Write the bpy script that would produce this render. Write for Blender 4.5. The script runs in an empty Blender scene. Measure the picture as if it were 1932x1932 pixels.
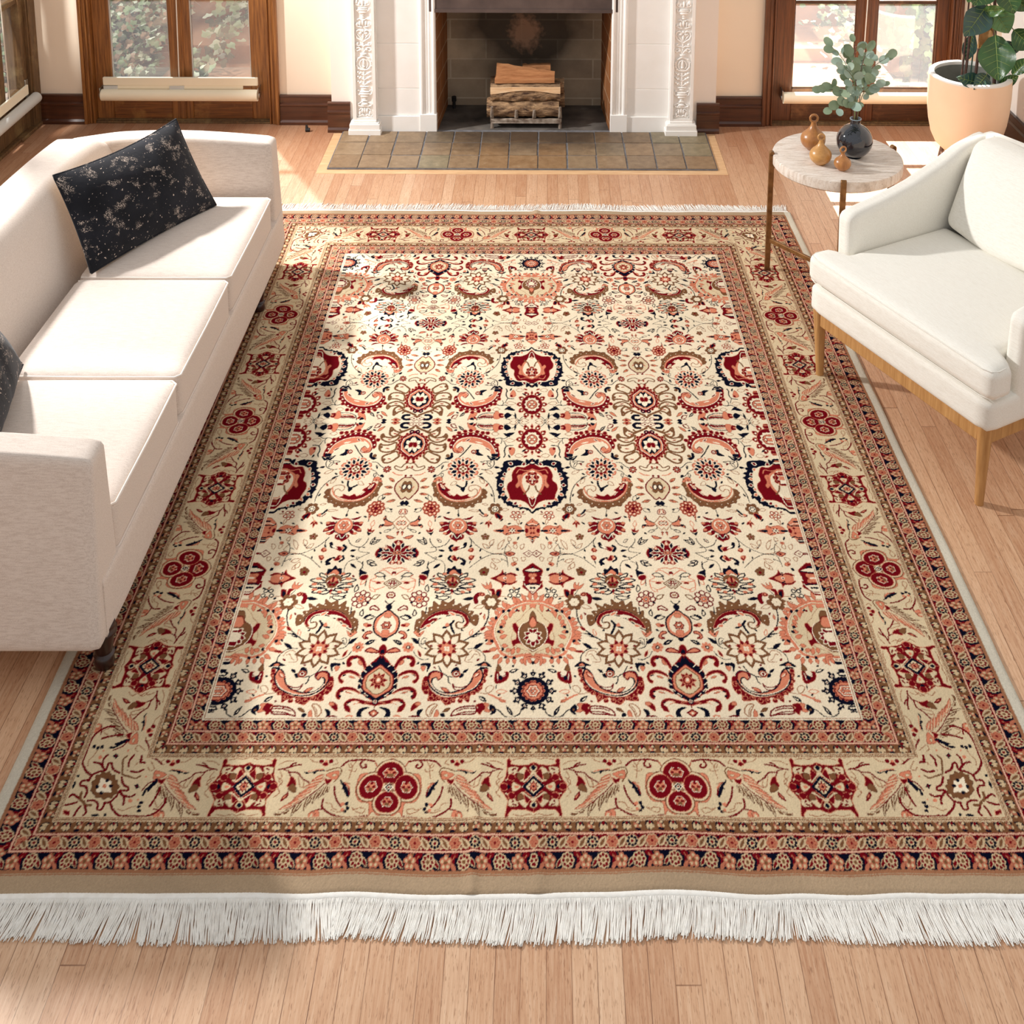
import bpy, bmesh, math, random
import numpy as np
from mathutils import Vector, Matrix
PI = math.pi
rnd = random.Random(11)
scn = bpy.context.scene
COLL = scn.collection

# ------------------------------------------------------------------ helpers
def lin(c):
    return tuple((v/255/12.92 if v/255 <= .04045 else ((v/255+.055)/1.055)**2.4) for v in c)

def tag(o, label=None, cat=None, group=None, kind=None):
    if label: o['label'] = label
    if cat: o['category'] = cat
    if group: o['group'] = group
    if kind: o['kind'] = kind
    return o

def thing(name, label, cat, loc=(0, 0, 0), rz=0, group=None):
    o = bpy.data.objects.new(name, None)
    o.empty_display_size = .1
    COLL.objects.link(o)
    o.location = loc
    o.rotation_euler = (0, 0, rz)
    return tag(o, label, cat, group)

class MB:
    def __init__(s): s.v = []; s.f = []; s.m = Matrix.Identity(4)
    def add(s, vs, fs):
        n = len(s.v)
        s.v += [tuple(s.m @ Vector(v)) for v in vs]
        s.f += [tuple(i+n for i in f) for f in fs]
    def box(s, x0, y0, z0, x1, y1, z1):
        s.add([(x0,y0,z0),(x1,y0,z0),(x1,y1,z0),(x0,y1,z0),(x0,y0,z1),(x1,y0,z1),(x1,y1,z1),(x0,y1,z1)],
              [(0,3,2,1),(4,5,6,7),(0,1,5,4),(1,2,6,5),(2,3,7,6),(3,0,4,7)])
    def lathe(s, prof, n=40, c=(0,0,0), cap=True):
        vs = []
        for r, z in prof:
            for i in range(n):
                a = 2*PI*i/n
                vs.append((c[0]+r*math.cos(a), c[1]+r*math.sin(a), c[2]+z))
        fs = []
        for k in range(len(prof)-1):
            for i in range(n):
                j = (i+1) % n
                fs.append((k*n+i, k*n+j, (k+1)*n+j, (k+1)*n+i))
        if cap:
            fs.append(tuple(range(n))[::-1]); fs.append(tuple((len(prof)-1)*n+i for i in range(n)))
        s.add(vs, fs)
    def tube(s, pts, r, n=8, cap=True):
        pts = [Vector(p) for p in pts]; L = len(pts)
        rr = r if isinstance(r, (list, tuple)) else [r]*L
        vs = []; up = Vector((0, 0, 1)); prev = None
        for i in range(L):
            d = (pts[min(i+1, L-1)]-pts[max(i-1, 0)])
            if d.length < 1e-9: d = Vector((0, 0, 1))
            d.normalize()
            if prev is None:
                a = d.cross(up)
                if a.length < .05: a = d.cross(Vector((1, 0, 0)))
            else: a = prev-d*prev.dot(d)
            a.normalize(); prev = a; b = d.cross(a)
            for k in range(n):
                t = 2*PI*k/n
                vs.append(tuple(pts[i]+(a*math.cos(t)+b*math.sin(t))*rr[i]))
        fs = []
        for i in range(L-1):
            for k in range(n):
                j = (k+1) % n
                fs.append((i*n+k, i*n+j, (i+1)*n+j, (i+1)*n+k))
        if cap:
            fs.append(tuple(range(n))[::-1]); fs.append(tuple((L-1)*n+i for i in range(n)))
        s.add(vs, fs)
    def sphere(s, c, rx, ry=None, rz=None, n=12, m=8):
        ry = ry or rx; rz = rz or rx; vs = [(c[0], c[1], c[2]-rz)]; fs = []
        for k in range(1, m):
            t = PI*k/m
            for i in range(n):
                a = 2*PI*i/n
                vs.append((c[0]+rx*math.sin(t)*math.cos(a), c[1]+ry*math.sin(t)*math.sin(a), c[2]-rz*math.cos(t)))
        vs.append((c[0], c[1], c[2]+rz))
        for i in range(n): fs.append((0, 1+(i+1) % n, 1+i))
        for k in range(m-2):
            for i in range(n):
                j = (i+1) % n; fs.append((1+k*n+i, 1+k*n+j, 1+(k+1)*n+j, 1+(k+1)*n+i))
        t = len(vs)-1
        for i in range(n): fs.append((t, 1+(m-2)*n+i, 1+(m-2)*n+(i+1) % n))
        s.add(vs, fs)
    def rbox(s, c, h, r, n=10, puff=(0, 0, 0), warp=None):
        """rounded box: centre, half sizes, corner radius, grid, outward puff of each face pair"""
        c = Vector(c); vs = {}; out = []; fs = []
        def vid(i, j, k):
            key = (i, j, k)
            if key not in vs:
                u = [2*q/n-1 for q in key]
                # cluster towards the edges
                p = [math.copysign(abs(q)**.75, q)*hh if q else 0.0 for q, hh in zip(u, h)]
                inn = [max(-(hh-r), min(hh-r, q)) for q, hh in zip(p, h)]
                d = Vector([a-b for a, b in zip(p, inn)])
                q = Vector(inn)+(d.normalized()*r if d.length > 1e-9 else Vector((0, 0, 0)))
                w = [max(0, 1-(q[a]/h[a])**2) for a in range(3)]
                q.x += math.copysign(puff[0]*w[1]*w[2], q.x) if abs(q.x) > h[0]*.5 else 0
                q.y += math.copysign(puff[1]*w[0]*w[2], q.y) if abs(q.y) > h[1]*.5 else 0
                q.z += math.copysign(puff[2]*w[0]*w[1], q.z) if abs(q.z) > h[2]*.5 else 0
                q += c
                if warp: q = Vector(warp(q))
                vs[key] = len(out); out.append(tuple(q))
            return vs[key]
        for a in range(n):
            for b in range(n):
                fs.append((vid(a,b,0), vid(a,b+1,0), vid(a+1,b+1,0), vid(a+1,b,0)))
                fs.append((vid(a,b,n), vid(a+1,b,n), vid(a+1,b+1,n), vid(a,b+1,n)))
                fs.append((vid(a,0,b), vid(a+1,0,b), vid(a+1,0,b+1), vid(a,0,b+1)))
                fs.append((vid(a,n,b), vid(a,n,b+1), vid(a+1,n,b+1), vid(a+1,n,b)))
                fs.append((vid(0,a,b), vid(0,a,b+1), vid(0,a+1,b+1), vid(0,a+1,b)))
                fs.append((vid(n,a,b), vid(n,a+1,b), vid(n,a+1,b+1), vid(n,a,b+1)))
        s.add(out, fs)
    def build(s, name, mat, parent=None, smooth=True, bevel=0, sub=0, kind=None, angle=40):
        me = bpy.data.meshes.new(name)
        me.from_pydata(s.v, [], s.f); me.update()
        me.materials.append(mat)
        if smooth:
            me.polygons.foreach_set('use_smooth', [True]*len(me.polygons))
            me.set_sharp_from_angle(angle=math.radians(angle))
        o = bpy.data.objects.new(name, me); COLL.objects.link(o)
        if parent: o.parent = parent
        if bevel:
            b = o.modifiers.new('bevel', 'BEVEL'); b.width = bevel; b.segments = 2; b.limit_method = 'ANGLE'
        if sub:
            b = o.modifiers.new('sub', 'SUBSURF'); b.levels = sub; b.render_levels = sub
        if kind: o['kind'] = kind
        return o

def copy_tree(o, parent=None):
    c = o.copy(); COLL.objects.link(c); c.parent = parent
    for ch in list(o.children): copy_tree(ch, c)
    return c

# ------------------------------------------------------------------ materials
def mat(name, col=(200, 200, 200), rough=.6, spec=.5, metal=0., **kw):
    m = bpy.data.materials.new(name); m.use_nodes = True
    nt = m.node_tree; b = nt.nodes['Principled BSDF']
    b.inputs['Base Color'].default_value = (*lin(col), 1)
    b.inputs['Roughness'].default_value = rough
    b.inputs['Specular IOR Level'].default_value = spec
    b.inputs['Metallic'].default_value = metal
    for k, v in kw.items(): b.inputs[k].default_value = v
    return m

class NT:
    def __init__(s, m): s.m = m; s.nt = m.node_tree; s.b = s.nt.nodes['Principled BSDF']
    def n(s, t, **kw):
        x = s.nt.nodes.new(t)
        for k, v in kw.items(): setattr(x, k, v)
        return x
    def l(s, a, b): s.nt.links.new(a, b)
    def coord(s, kind='Object', scale=(1,1,1), rot=(0,0,0), loc=(0,0,0)):
        t = s.n('ShaderNodeTexCoord'); m = s.n('ShaderNodeMapping')
        m.inputs['Scale'].default_value = scale; m.inputs['Rotation'].default_value = rot; m.inputs['Location'].default_value = loc
        s.l(t.outputs[kind], m.inputs['Vector']); return m.outputs[0]
    def noise(s, vec, scale, detail=4, rough=.5, out='Fac'):
        x = s.n('ShaderNodeTexNoise'); x.inputs['Scale'].default_value = scale
        x.inputs['Detail'].default_value = detail; x.inputs['Roughness'].default_value = rough
        if vec is not None: s.l(vec, x.inputs['Vector'])
        return x.outputs[out]
    def ramp(s, fac, stops, interp='LINEAR'):
        r = s.n('ShaderNodeValToRGB'); r.color_ramp.interpolation = interp
        e = r.color_ramp.elements
        while len(e) < len(stops): e.new(.5)
        for el, (p, c) in zip(e, stops):
            el.position = p; el.color = (*lin(c), 1) if not isinstance(c, float) else (c, c, c, 1)
        s.l(fac, r.inputs[0]); return r.outputs[0]
    def mix(s, fac, a, b, mode='MIX'):
        x = s.n('ShaderNodeMix', data_type='RGBA', blend_type=mode)
        for i, v in ((0, fac), (6, a), (7, b)):
            if isinstance(v, (int, float)): x.inputs[i].default_value = v
            elif isinstance(v, tuple): x.inputs[i].default_value = (*lin(v), 1)
            else: s.l(v, x.inputs[i])
        return x.outputs[2]
    def math(s, op, a, b=0., c=None):
        x = s.n('ShaderNodeMath', operation=op)
        for i, v in ((0, a), (1, b), (2, c)):
            if v is None: continue
            if isinstance(v, (int, float)): x.inputs[i].default_value = v
            else: s.l(v, x.inputs[i])
        return x.outputs[0]
    def base(s, c): s.l(c, s.b.inputs['Base Color'])
    def bump(s, h, st=.3, d=.01):
        x = s.n('ShaderNodeBump'); x.inputs['Strength'].default_value = st; x.inputs['Distance'].default_value = d
        s.l(h, x.inputs['Height']); s.l(x.outputs[0], s.b.inputs['Normal'])

def noisy(name, c1, c2, scale=8, rough=.6, bump=.1, bscale=None, dist=.004, spec=.5, stretch=(1,1,1), **kw):
    m = mat(name, c1, rough, spec, **kw); t = NT(m); v = t.coord(scale=stretch)
    t.base(t.ramp(t.noise(v, scale, 5), [(.3, c1), (.7, c2)]))
    if bump: t.bump(t.noise(v, bscale or scale*4, 4), bump, dist)
    return m

def fabric(name, c1, c2, axis=(1, 1, 1), sc=700):
    m = mat(name, c1, .95, .15); t = NT(m)
    v = t.coord(scale=axis)
    f = t.noise(v, 520, 2, .6)
    g_ = t.noise(t.coord(scale=(axis[0]*.25, axis[1]*4, axis[2]*1.6)), 120, 3, .6); f = t.math('ADD', t.math('MULTIPLY', f, .5), t.math('MULTIPLY', g_, .5))
    col = t.ramp(f, [(.40, c2), (.56, c1)])
    t.base(col)
    t.bump(t.noise(t.coord(), 420, 2), .25, .002)
    t.b.inputs['Sheen Weight'].default_value = .15
    return m

def wood(name, dark, light, rough=.4, scale=6, stretch=(14, 14, 1), worn=None, coat=0.):
    m = mat(name, light, rough, .5); t = NT(m); v = t.coord(scale=stretch)
    n1 = t.noise(v, scale, 6, .65)
    col = t.ramp(n1, [(.3, dark), (.7, light)])
    if worn:
        w = t.ramp(t.noise(t.coord(), 5, 6, .7), [(.5, 0.), (.75, 1.)])
        col = t.mix(w, col, worn)
    t.base(col); t.bump(n1, .15, .003)
    t.b.inputs['Coat Weight'].default_value = coat; t.b.inputs['Coat Roughness'].default_value = .25
    return m

M = {}
M['wall'] = noisy('cream_plaster', (250, 234, 212), (247, 230, 207), 3, .85, .05, 60, .002)
M['wallr'] = noisy('pale_plaster', (236, 232, 226), (232, 228, 222), 3, .85, .05, 60, .002)
M['breast'] = noisy('breast_plaster', (248, 238, 228), (245, 234, 223), 3, .85, .04, 60, .002)
M['white'] = noisy('white_gloss_paint', (250, 247, 243), (244, 240, 234), 6, .45, .06, 40, .002)
M['sofa'] = fabric('sofa_linen', (232, 219, 208), (212, 196, 184), (1, 1, 1))
M['sofapipe'] = mat('sofa_piping_cloth', (240, 228, 218), .9, .2)
M['chair'] = fabric('ivory_linen', (244, 241, 232), (234, 229, 218))
M['oak'] = wood('chair_oak', (168, 118, 66), (206, 158, 100), .45, 5, (16, 16, 1.2))
M['darkleg'] = wood('dark_turned_wood', (34, 14, 10), (62, 28, 20), .3, 5, (12, 12, 1), coat=.4)
M['casing'] = wood('stained_casing', (92, 48, 16), (170, 112, 54), .42, 5, (18, 18, .8), coat=.25)
M['casing_v'] = M['casing']
M['rail'] = wood('stained_rail', (78, 40, 14), (150, 92, 40), .42, 5, (.8, 18, 18), (176, 126, 66), coat=.25)
M['casing2'] = wood('stained_casing_red', (62, 30, 14), (126, 72, 36), .42, 5, (18, 18, .8), coat=.25)
M['rail2'] = wood('stained_rail_red', (50, 26, 12), (104, 62, 32), .5, 5, (.8, 18, 18), (150, 104, 62), coat=.2)
M['base'] = wood('baseboard_wood', (58, 28, 14), (92, 50, 28), .35, 4, (1, 14, 14), coat=.35)
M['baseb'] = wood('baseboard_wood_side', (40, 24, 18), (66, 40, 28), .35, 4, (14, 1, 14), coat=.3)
M['leftwood'] = wood('weathered_wood', (74, 52, 30), (126, 94, 58), .55, 5, (14, 14, 1.2), (150, 126, 84))
M['blind'] = mat('blind_cloth', (243, 232, 206), .7, .3)
M['blindgrey'] = mat('blind_cloth_grey', (205, 205, 200), .7, .3)
M['cord'] = mat('blind_cord', (235, 228, 215), .7, .3)
M['metal'] = mat('bracket_metal', (170, 165, 155), .35, .5, 1.)
M['bronze'] = noisy('antique_bronze', (158, 114, 68), (112, 76, 42), 30, .45, .08, 80, .002, metal=.55)
M['vase'] = mat('glazed_vase', (34, 38, 48), .08, .6)
t = NT(M['vase']); v = t.coord(); t.base(t.ramp(t.noise(v, 18, 6, .7), [(.35, (14, 16, 22)), (.75, (44, 50, 62))])); M['vase'].node_tree.nodes['Principled BSDF'].inputs['Coat Weight'].default_value = .8
M['gourd'] = wood('turned_gourd_wood', (150, 92, 42), (198, 138, 76), .35, 7, (4, 4, 1), coat=.3)
M['gourd2'] = wood('turned_gourd_wood_light', (176, 122, 60), (212, 160, 94), .35, 7, (3, 3, 5), coat=.3)
M['pot'] = noisy('terracotta_paint', (238, 210, 182), (232, 202, 172), 4, .8, .04, 60, .002)
M['potrim'] = noisy('pot_rim_glaze', (236, 232, 226), (222, 218, 212), 10, .6, .04, 60, .002)
M['potin'] = noisy('pot_inside', (138, 140, 132), (112, 114, 108), 10, .8, .04, 60, .002)
M['soil'] = noisy('potting_soil', (60, 42, 32), (92, 66, 50), 30, .95, .6, 50, .01)
M['iron'] = noisy('rusty_iron', (190, 176, 160), (110, 88, 72), 30, .7, .2, 70, .003, metal=.3)
M['hood'] = noisy('sooty_metal_hood', (96, 80, 74), (70, 57, 54), 8, .5, .08, 40, .002)
M['bark'] = noisy('log_bark', (186, 150, 112), (66, 42, 30), 30, .95, 1., 40, .012, stretch=(.6, 2, 2))
M['split'] = wood('split_log_wood', (222, 172, 122), (250, 220, 180), .8, 6, (1, 12, 12))
M['split2'] = wood('split_log_wood_orange', (150, 94, 54), (200, 142, 94), .85, 6, (1, 12, 12))
M['euc'] = noisy('eucalyptus_leaf', (152, 168, 138), (118, 138, 106), 14, .6, .05, 60, .001)
M['euc2'] = noisy('eucalyptus_leaf_blue', (172, 190, 172), (142, 164, 148), 14, .6, .05, 60, .001)
M['stem'] = noisy('twig', (104, 50, 46), (70, 34, 30), 20, .7, .1)
M['stemg'] = noisy('twig_green', (132, 132, 88), (112, 112, 70), 20, .7, .1)
for k, a, b in (('fig1', (58, 98, 48), (40, 74, 34)), ('fig2', (92, 134, 76), (66, 106, 54)), ('fig3', (58, 92, 84), (38, 66, 62))):
    M[k] = noisy('fig_leaf_'+{'fig1': 'green', 'fig2': 'pale', 'fig3': 'blue'}[k], a, b, 9, .3, .25, 22, .006, spec=.5)
M['vein'] = mat('fig_leaf_vein', (142, 164, 92), .5)
M['dry'] = noisy('dry_leaf', (200, 156, 100), (150, 104, 60), 16, .8, .3, 30, .006)
M['figtrunk'] = noisy('fig_trunk', (98, 66, 54), (58, 38, 34), 30, .8, .3, 40, .003)
M['stake'] = mat('plastic_stake', (36, 72, 62), .5)
M['black'] = mat('black_iron', (26, 24, 24), .6)
M['sand'] = noisy('path_stone', (186, 132, 94), (158, 108, 76), 3, .9, .2, 30, .01)
M['ivy'] = noisy('ivy_leaf', (166, 186, 146), (126, 150, 108), 12, .7, .1)
M['ivy2'] = noisy('ivy_leaf_pale', (224, 230, 210), (190, 202, 168), 12, .7, .1)
M['ivyd'] = noisy('ivy_leaf_dark', (104, 112, 78), (84, 76, 56), 12, .7, .1)
M['twig'] = noisy('dry_twigs', (190, 160, 132), (140, 112, 90), 12, .8, .1)
M['earth'] = noisy('garden_soil', (150, 128, 108), (110, 92, 76), 14, .95, .5, 40, .02)

# pillow velvet
M['velvet'] = mat('worn_black_velvet', (30, 31, 38), .9, .2)
t = NT(M['velvet']); v = t.coord('Object')
big = t.ramp(t.noise(t.coord('Object', (1, 1, 1.6)), 13, 3, .6), [(.57, 0.), (.66, 1.)])
fine = t.ramp(t.noise(t.coord('Object', (1, 2.2, 1)), 170, 3, .7), [(.52, 0.), (.56, 1.)])
few = t.ramp(t.noise(t.coord('Object', (1.6, 1, 1)), 80, 2, .5), [(.69, 0.), (.71, 1.)])
fac = t.math('MAXIMUM', t.math('MULTIPLY', big, fine), few)
t.base(t.mix(fac, t.ramp(t.noise(v, 6, 3), [(.3, (16, 17, 22)), (.7, (36, 37, 44))]), (208, 190, 176)))
t.bump(t.noise(v, 60, 4), .3, .003); t.b.inputs['Sheen Weight'].default_value = .12
M['pillowback'] = fabric('pillow_back_cloth', (226, 202, 168), (212, 186, 150))

# travertine table top
M['stone'] = mat('travertine', (232, 222, 210), .5, .4)
t = NT(M['stone']); v = t.coord('Object', (2, 14, 2), (0, 0, math.radians(-25)))
c = t.ramp(t.noise(v, 5, 8, .75), [(.3, (178, 160, 144)), (.5, (224, 211, 198)), (.68, (243, 238, 232))])
pits = t.ramp(t.noise(t.coord('Object', (30, 90, 60), (0, 0, math.radians(-25))), 2, 3), [(.62, 0.), (.7, 1.)])
t.base(t.mix(t.math('MULTIPLY', pits, .5), c, (150, 130, 112))); t.bump(pits, -.1, .002)

# glass: clear pane with gloss and translucent haze mixed in for a washed-out look
g = bpy.data.materials.new('window_glass'); g.use_nodes = True; nt = g.node_tree; nt.nodes.clear()
o = nt.nodes.new('ShaderNodeOutputMaterial'); mx = nt.nodes.new('ShaderNodeMixShader'); tr = nt.nodes.new('ShaderNodeBsdfTransparent')
gl = nt.nodes.new('ShaderNodeBsdfGlossy'); gl.inputs['Roughness'].default_value = .03; mx.inputs[0].default_value = .1
tr.inputs[0].default_value = (.97, .98, .98, 1)
df = nt.nodes.new('ShaderNodeBsdfTranslucent'); df.inputs[0].default_value = (.8, .85, .9, 1)
mx2 = nt.nodes.new('ShaderNodeMixShader'); mx2.inputs[0].default_value = .05
nt.links.new(tr.outputs[0], mx.inputs[1]); nt.links.new(gl.outputs[0], mx.inputs[2])
nt.links.new(mx.outputs[0], mx2.inputs[1]); nt.links.new(df.outputs[0], mx2.inputs[2]); nt.links.new(mx2.outputs[0], o.inputs[0])
M['glass'] = g

# oak strip floor, boards run along y
M['floor'] = mat('oak_strip_floor', (212, 164, 118), .38, .5)
t = NT(M['floor']); tc = t.n('ShaderNodeTexCoord'); sp = t.n('ShaderNodeSeparateXYZ'); t.l(tc.outputs['Object'], sp.inputs[0])
PW = .057
u = t.math('DIVIDE', sp.outputs[0], PW); ui = t.math('FLOOR', u); uf = t.math('FRACT', u)
wn = t.n('ShaderNodeTexWhiteNoise', noise_dimensions='1D'); t.l(ui, wn.inputs['W'])
vy = t.math('ADD', t.math('DIVIDE', sp.outputs[1], 1.35), t.math('MULTIPLY', wn.outputs['Value'], 7.0))
vi = t.math('FLOOR', vy); vf = t.math('FRACT', vy)
cb = t.n('ShaderNodeCombineXYZ'); t.l(ui, cb.inputs[0]); t.l(vi, cb.inputs[1])
wn2 = t.n('ShaderNodeTexWhiteNoise', noise_dimensions='3D'); t.l(cb.outputs[0], wn2.inputs['Vector'])
board = t.ramp(wn2.outputs['Value'], [(0., (180, 128, 94)), (.3, (200, 152, 117)), (.65, (214, 171, 136)), (1., (230, 195, 163))])
off = t.n('ShaderNodeVectorMath', operation='MULTIPLY_ADD'); t.l(wn2.outputs['Color'], off.inputs[0]); off.inputs[1].default_value = (9, 9, 9); t.l(tc.outputs['Object'], off.inputs[2])
mp = t.n('ShaderNodeMapping'); mp.inputs['Scale'].default_value = (26, 1.3, 1); t.l(off.outputs[0], mp.inputs[0])
grain = t.noise(mp.outputs[0], 7, 6, .7)
mp2 = t.n('ShaderNodeMapping'); mp2.inputs['Scale'].default_value = (150, 14, 1); t.l(off.outputs[0], mp2.inputs[0])
fleck = t.ramp(t.noise(mp2.outputs[0], 3, 2, .5), [(.6, 0.), (.68, 1.)])
col = t.mix(.55, board, t.ramp(grain, [(.3, (176, 125, 90)), (.5, (212, 169, 133)), (.72, (236, 204, 172))]), 'MIX')
col = t.mix(t.math('MULTIPLY', fleck, .6), col, (142, 94, 60))
edge = t.math('MAXIMUM', t.math('GREATER_THAN', t.math('ABSOLUTE', t.math('SUBTRACT', uf, .5)), .483), t.math('GREATER_THAN', t.math('ABSOLUTE', t.math('SUBTRACT', vf, .5)), .4988))
en = t.ramp(t.noise(t.coord('Object', (1, .6, 1)), 6, 3), [(.35, .35), (.65, .9)])
col = t.mix(t.math('MULTIPLY', edge, en), col, (110, 66, 38))
# darker, redder tone blended in towards the back wall
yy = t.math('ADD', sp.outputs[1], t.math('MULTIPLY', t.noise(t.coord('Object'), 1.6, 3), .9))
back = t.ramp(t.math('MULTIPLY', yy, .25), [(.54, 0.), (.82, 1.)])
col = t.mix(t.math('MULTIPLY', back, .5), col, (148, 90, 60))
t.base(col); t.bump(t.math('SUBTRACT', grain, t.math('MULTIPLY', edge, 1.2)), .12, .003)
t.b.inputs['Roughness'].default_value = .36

# firebrick lining
def brickmat(name, c1, c2, mortar, soot, w=.3, h=.1325, zoff=0, patch=False):
    m = mat(name, c1, .95, .15); t = NT(m)
    tc = t.n('ShaderNodeTexCoord'); sp = t.n('ShaderNodeSeparateXYZ'); t.l(tc.outputs['Object'], sp.inputs[0])
    cb = t.n('ShaderNodeCombineXYZ'); t.l(t.math('ADD', sp.outputs[0], sp.outputs[1]), cb.inputs[0]); t.l(t.math('ADD', sp.outputs[2], zoff), cb.inputs[1])
    br = t.n('ShaderNodeTexBrick'); t.l(cb.outputs[0], br.inputs['Vector']); br.inputs['Scale'].default_value = 1
    br.inputs['Brick Width'].default_value = w; br.inputs['Row Height'].default_value = h; br.inputs['Mortar Size'].default_value = .005
    br.inputs['Color1'].default_value = (*lin(c1), 1); br.inputs['Color2'].default_value = (*lin(c2), 1); br.inputs['Mortar'].default_value = (*lin(mortar), 1)
    n1 = t.noise(t.coord(), 12, 6, .7)
    col = t.mix(.35, br.outputs['Color'], t.ramp(n1, [(.3, c2), (.7, c1)]))
    # soot stain: a soft dark cloud in the middle of the lining
    g = t.n('ShaderNodeVectorMath', operation='DISTANCE'); t.l(t.coord('Object', (1, 1, 1.0)), g.inputs[0]); g.inputs[1].default_value = soot[0]
    d = t.math('ADD', g.outputs['Value'], t.math('MULTIPLY', t.math('SUBTRACT', t.noise(t.coord(), 5, 5), .5), .3))
    s_ = t.ramp(d, [(soot[1]*.45, 1.), (soot[1], 0.)])
    col = t.mix(t.math('MULTIPLY', s_, .86), col, (34, 29, 27))
    if patch:
        g2 = t.n('ShaderNodeVectorMath', operation='DISTANCE'); t.l(t.coord('Object', (1, 1, .8)), g2.inputs[0]); g2.inputs[1].default_value = patch
        d2 = t.math('ADD', g2.outputs['Value'], t.math('MULTIPLY', t.math('SUBTRACT', t.noise(t.coord(), 30, 5), .5), .16))
        p = t.ramp(d2, [(.05, 1.), (.12, 0.)]); col = t.mix(t.math('MULTIPLY', p, .55), col, (178, 138, 112))
    t.base(col); t.bump(t.math('ADD', br.outputs['Fac'], t.math('MULTIPLY', n1, -.6)), -.5, .006)
    return m
M['fireback'] = brickmat('firebrick_back', (192, 174, 150), (158, 140, 120), (206, 192, 170), ((-.09, 3.33, .58), .56), .46, .1325, -.055, (-.09, 3.33, .40))
M['fireside'] = brickmat('firebrick_side', (150, 98, 58), (116, 74, 46), (176, 150, 122), ((-.09, 3.4, .95), .7), .22, .1325, -.055)
M['firefloor'] = noisy('sooty_hearth_floor', (112, 104, 96), (40, 34, 31), 5, .95, .4, 30, .006)
# hearth tiles: colour per tile comes from a mesh attribute
M['tile'] = mat('glazed_hearth_tile', (150, 124, 92), .45, .5)
t = NT(M['tile']); at = t.n('ShaderNodeAttribute', attribute_name='tint')
n1 = t.noise(t.coord(), 22, 7, .7)
col = t.mix(.5, at.outputs['Color'], t.ramp(n1, [(.3, (104, 82, 62)), (.6, (158, 134, 106)), (.75, (190, 172, 148))]))
g = t.n('ShaderNodeVectorMath', operation='DISTANCE'); t.l(t.coord('Object', (.55, 1.6, 1)), g.inputs[0]); g.inputs[1].default_value = (-.02, 2.82*1.6, 0)
d = t.math('ADD', g.outputs['Value'], t.math('MULTIPLY', t.math('SUBTRACT', t.noise(t.coord(), 9, 6, .7), .5), .5))
col = t.mix(t.math('MULTIPLY', t.ramp(d, [(.16, 1.), (.52, 0.)]), .8), col, (52, 43, 38))
t.base(col); t.bump(n1, .25, .004)
M['grout'] = noisy('grey_grout', (124, 122, 124), (96, 94, 96), 30, .9, .2)
# ------------------------------------------------------------------ room shell
YW = 3.02          # back wall plane
XL, XR = -3.12, 2.865
def S(name, mb, m, **kw): return mb.build(name, m, kind='structure', **kw)
def boxes(*bs):
    q = MB()
    for b in bs: q.box(*b)
    return q
S('floor', boxes((XL-.1, -5.2, -.06, XR+.1, 3.12, 0)), M['floor'], smooth=False)
HW = 3.3
S('wall_back', boxes((XL-.1, YW, 0, -2.80, YW+.12, HW), (-1.62, YW, 0, -.64, YW+.12, HW), (.46, YW, 0, 1.40, YW+.12, HW),
    (2.60, YW, 0, XR+.1, YW+.12, HW), (-2.80, YW, 2.5, -1.62, YW+.12, HW), (1.40, YW, 2.45, 2.60, YW+.12, HW), (-.64, YW, .95, .46, YW+.12, HW)), M['wall'], smooth=False)
S('wall_right', boxes((XR, -1.0, 0, XR+.12, YW, HW)), M['wallr'], smooth=False)
S('wall_left', boxes((XL-.12, -5.2, 0, XL, .55, 1.0)), M['wall'], smooth=False)

def molding(x0, x1, y, h=.19, face=-1, axis='x', d=.022, z0=0.):
    """stepped baseboard: plinth board, cap and shoe"""
    q = MB(); prof = [(0, 0), (d*1.5, 0), (d*1.5, .018), (d, .03), (d, h*.62), (d*1.25, h*.65), (d*1.25, h*.70), (d*.7, h*.74), (d*.7, h*.93), (d*.95, h*.95), (d*.85, h), (0, h)]
    vs = []; fs = []; n = len(prof)
    for e in (x0, x1):
        for a, z in prof: vs.append((e, y+face*a, z+z0) if axis == 'x' else (y+face*a, e, z+z0))
    for i in range(n): fs.append((i, (i+1) % n, n+(i+1) % n, n+i))
    fs.append(tuple(range(n))[::-1]); fs.append(tuple(range(n, 2*n)))
    q.add(vs, fs); return q
S('baseboard_back', molding(-3.09, -2.815, YW), M['base'], angle=20)
S('baseboard_back_center', molding(-1.605, -1.265, YW), M['base'], angle=20)
S('baseboard_back_right', molding(1.09, 1.392, YW), M['base'], angle=20)
S('baseboard_breast_left', molding(-1.288, -1.15, 2.90), M['base'], angle=20)
S('baseboard_breast_right', molding(.972, 1.112, 2.90), M['base'], angle=20)
S('baseboard_right', molding(-1.0, 3.0, XR, axis='y'), M['baseb'], angle=20)

# chimney breast plaster (either side of the fireplace surround) and above
S('trim_1', boxes((-1.265, 2.90, 0, -.93, YW, HW), (.75, 2.90, 0, 1.09, YW, HW), (-.93, 2.90, 1.2, .75, YW, HW)), M['breast'], smooth=False)

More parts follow.
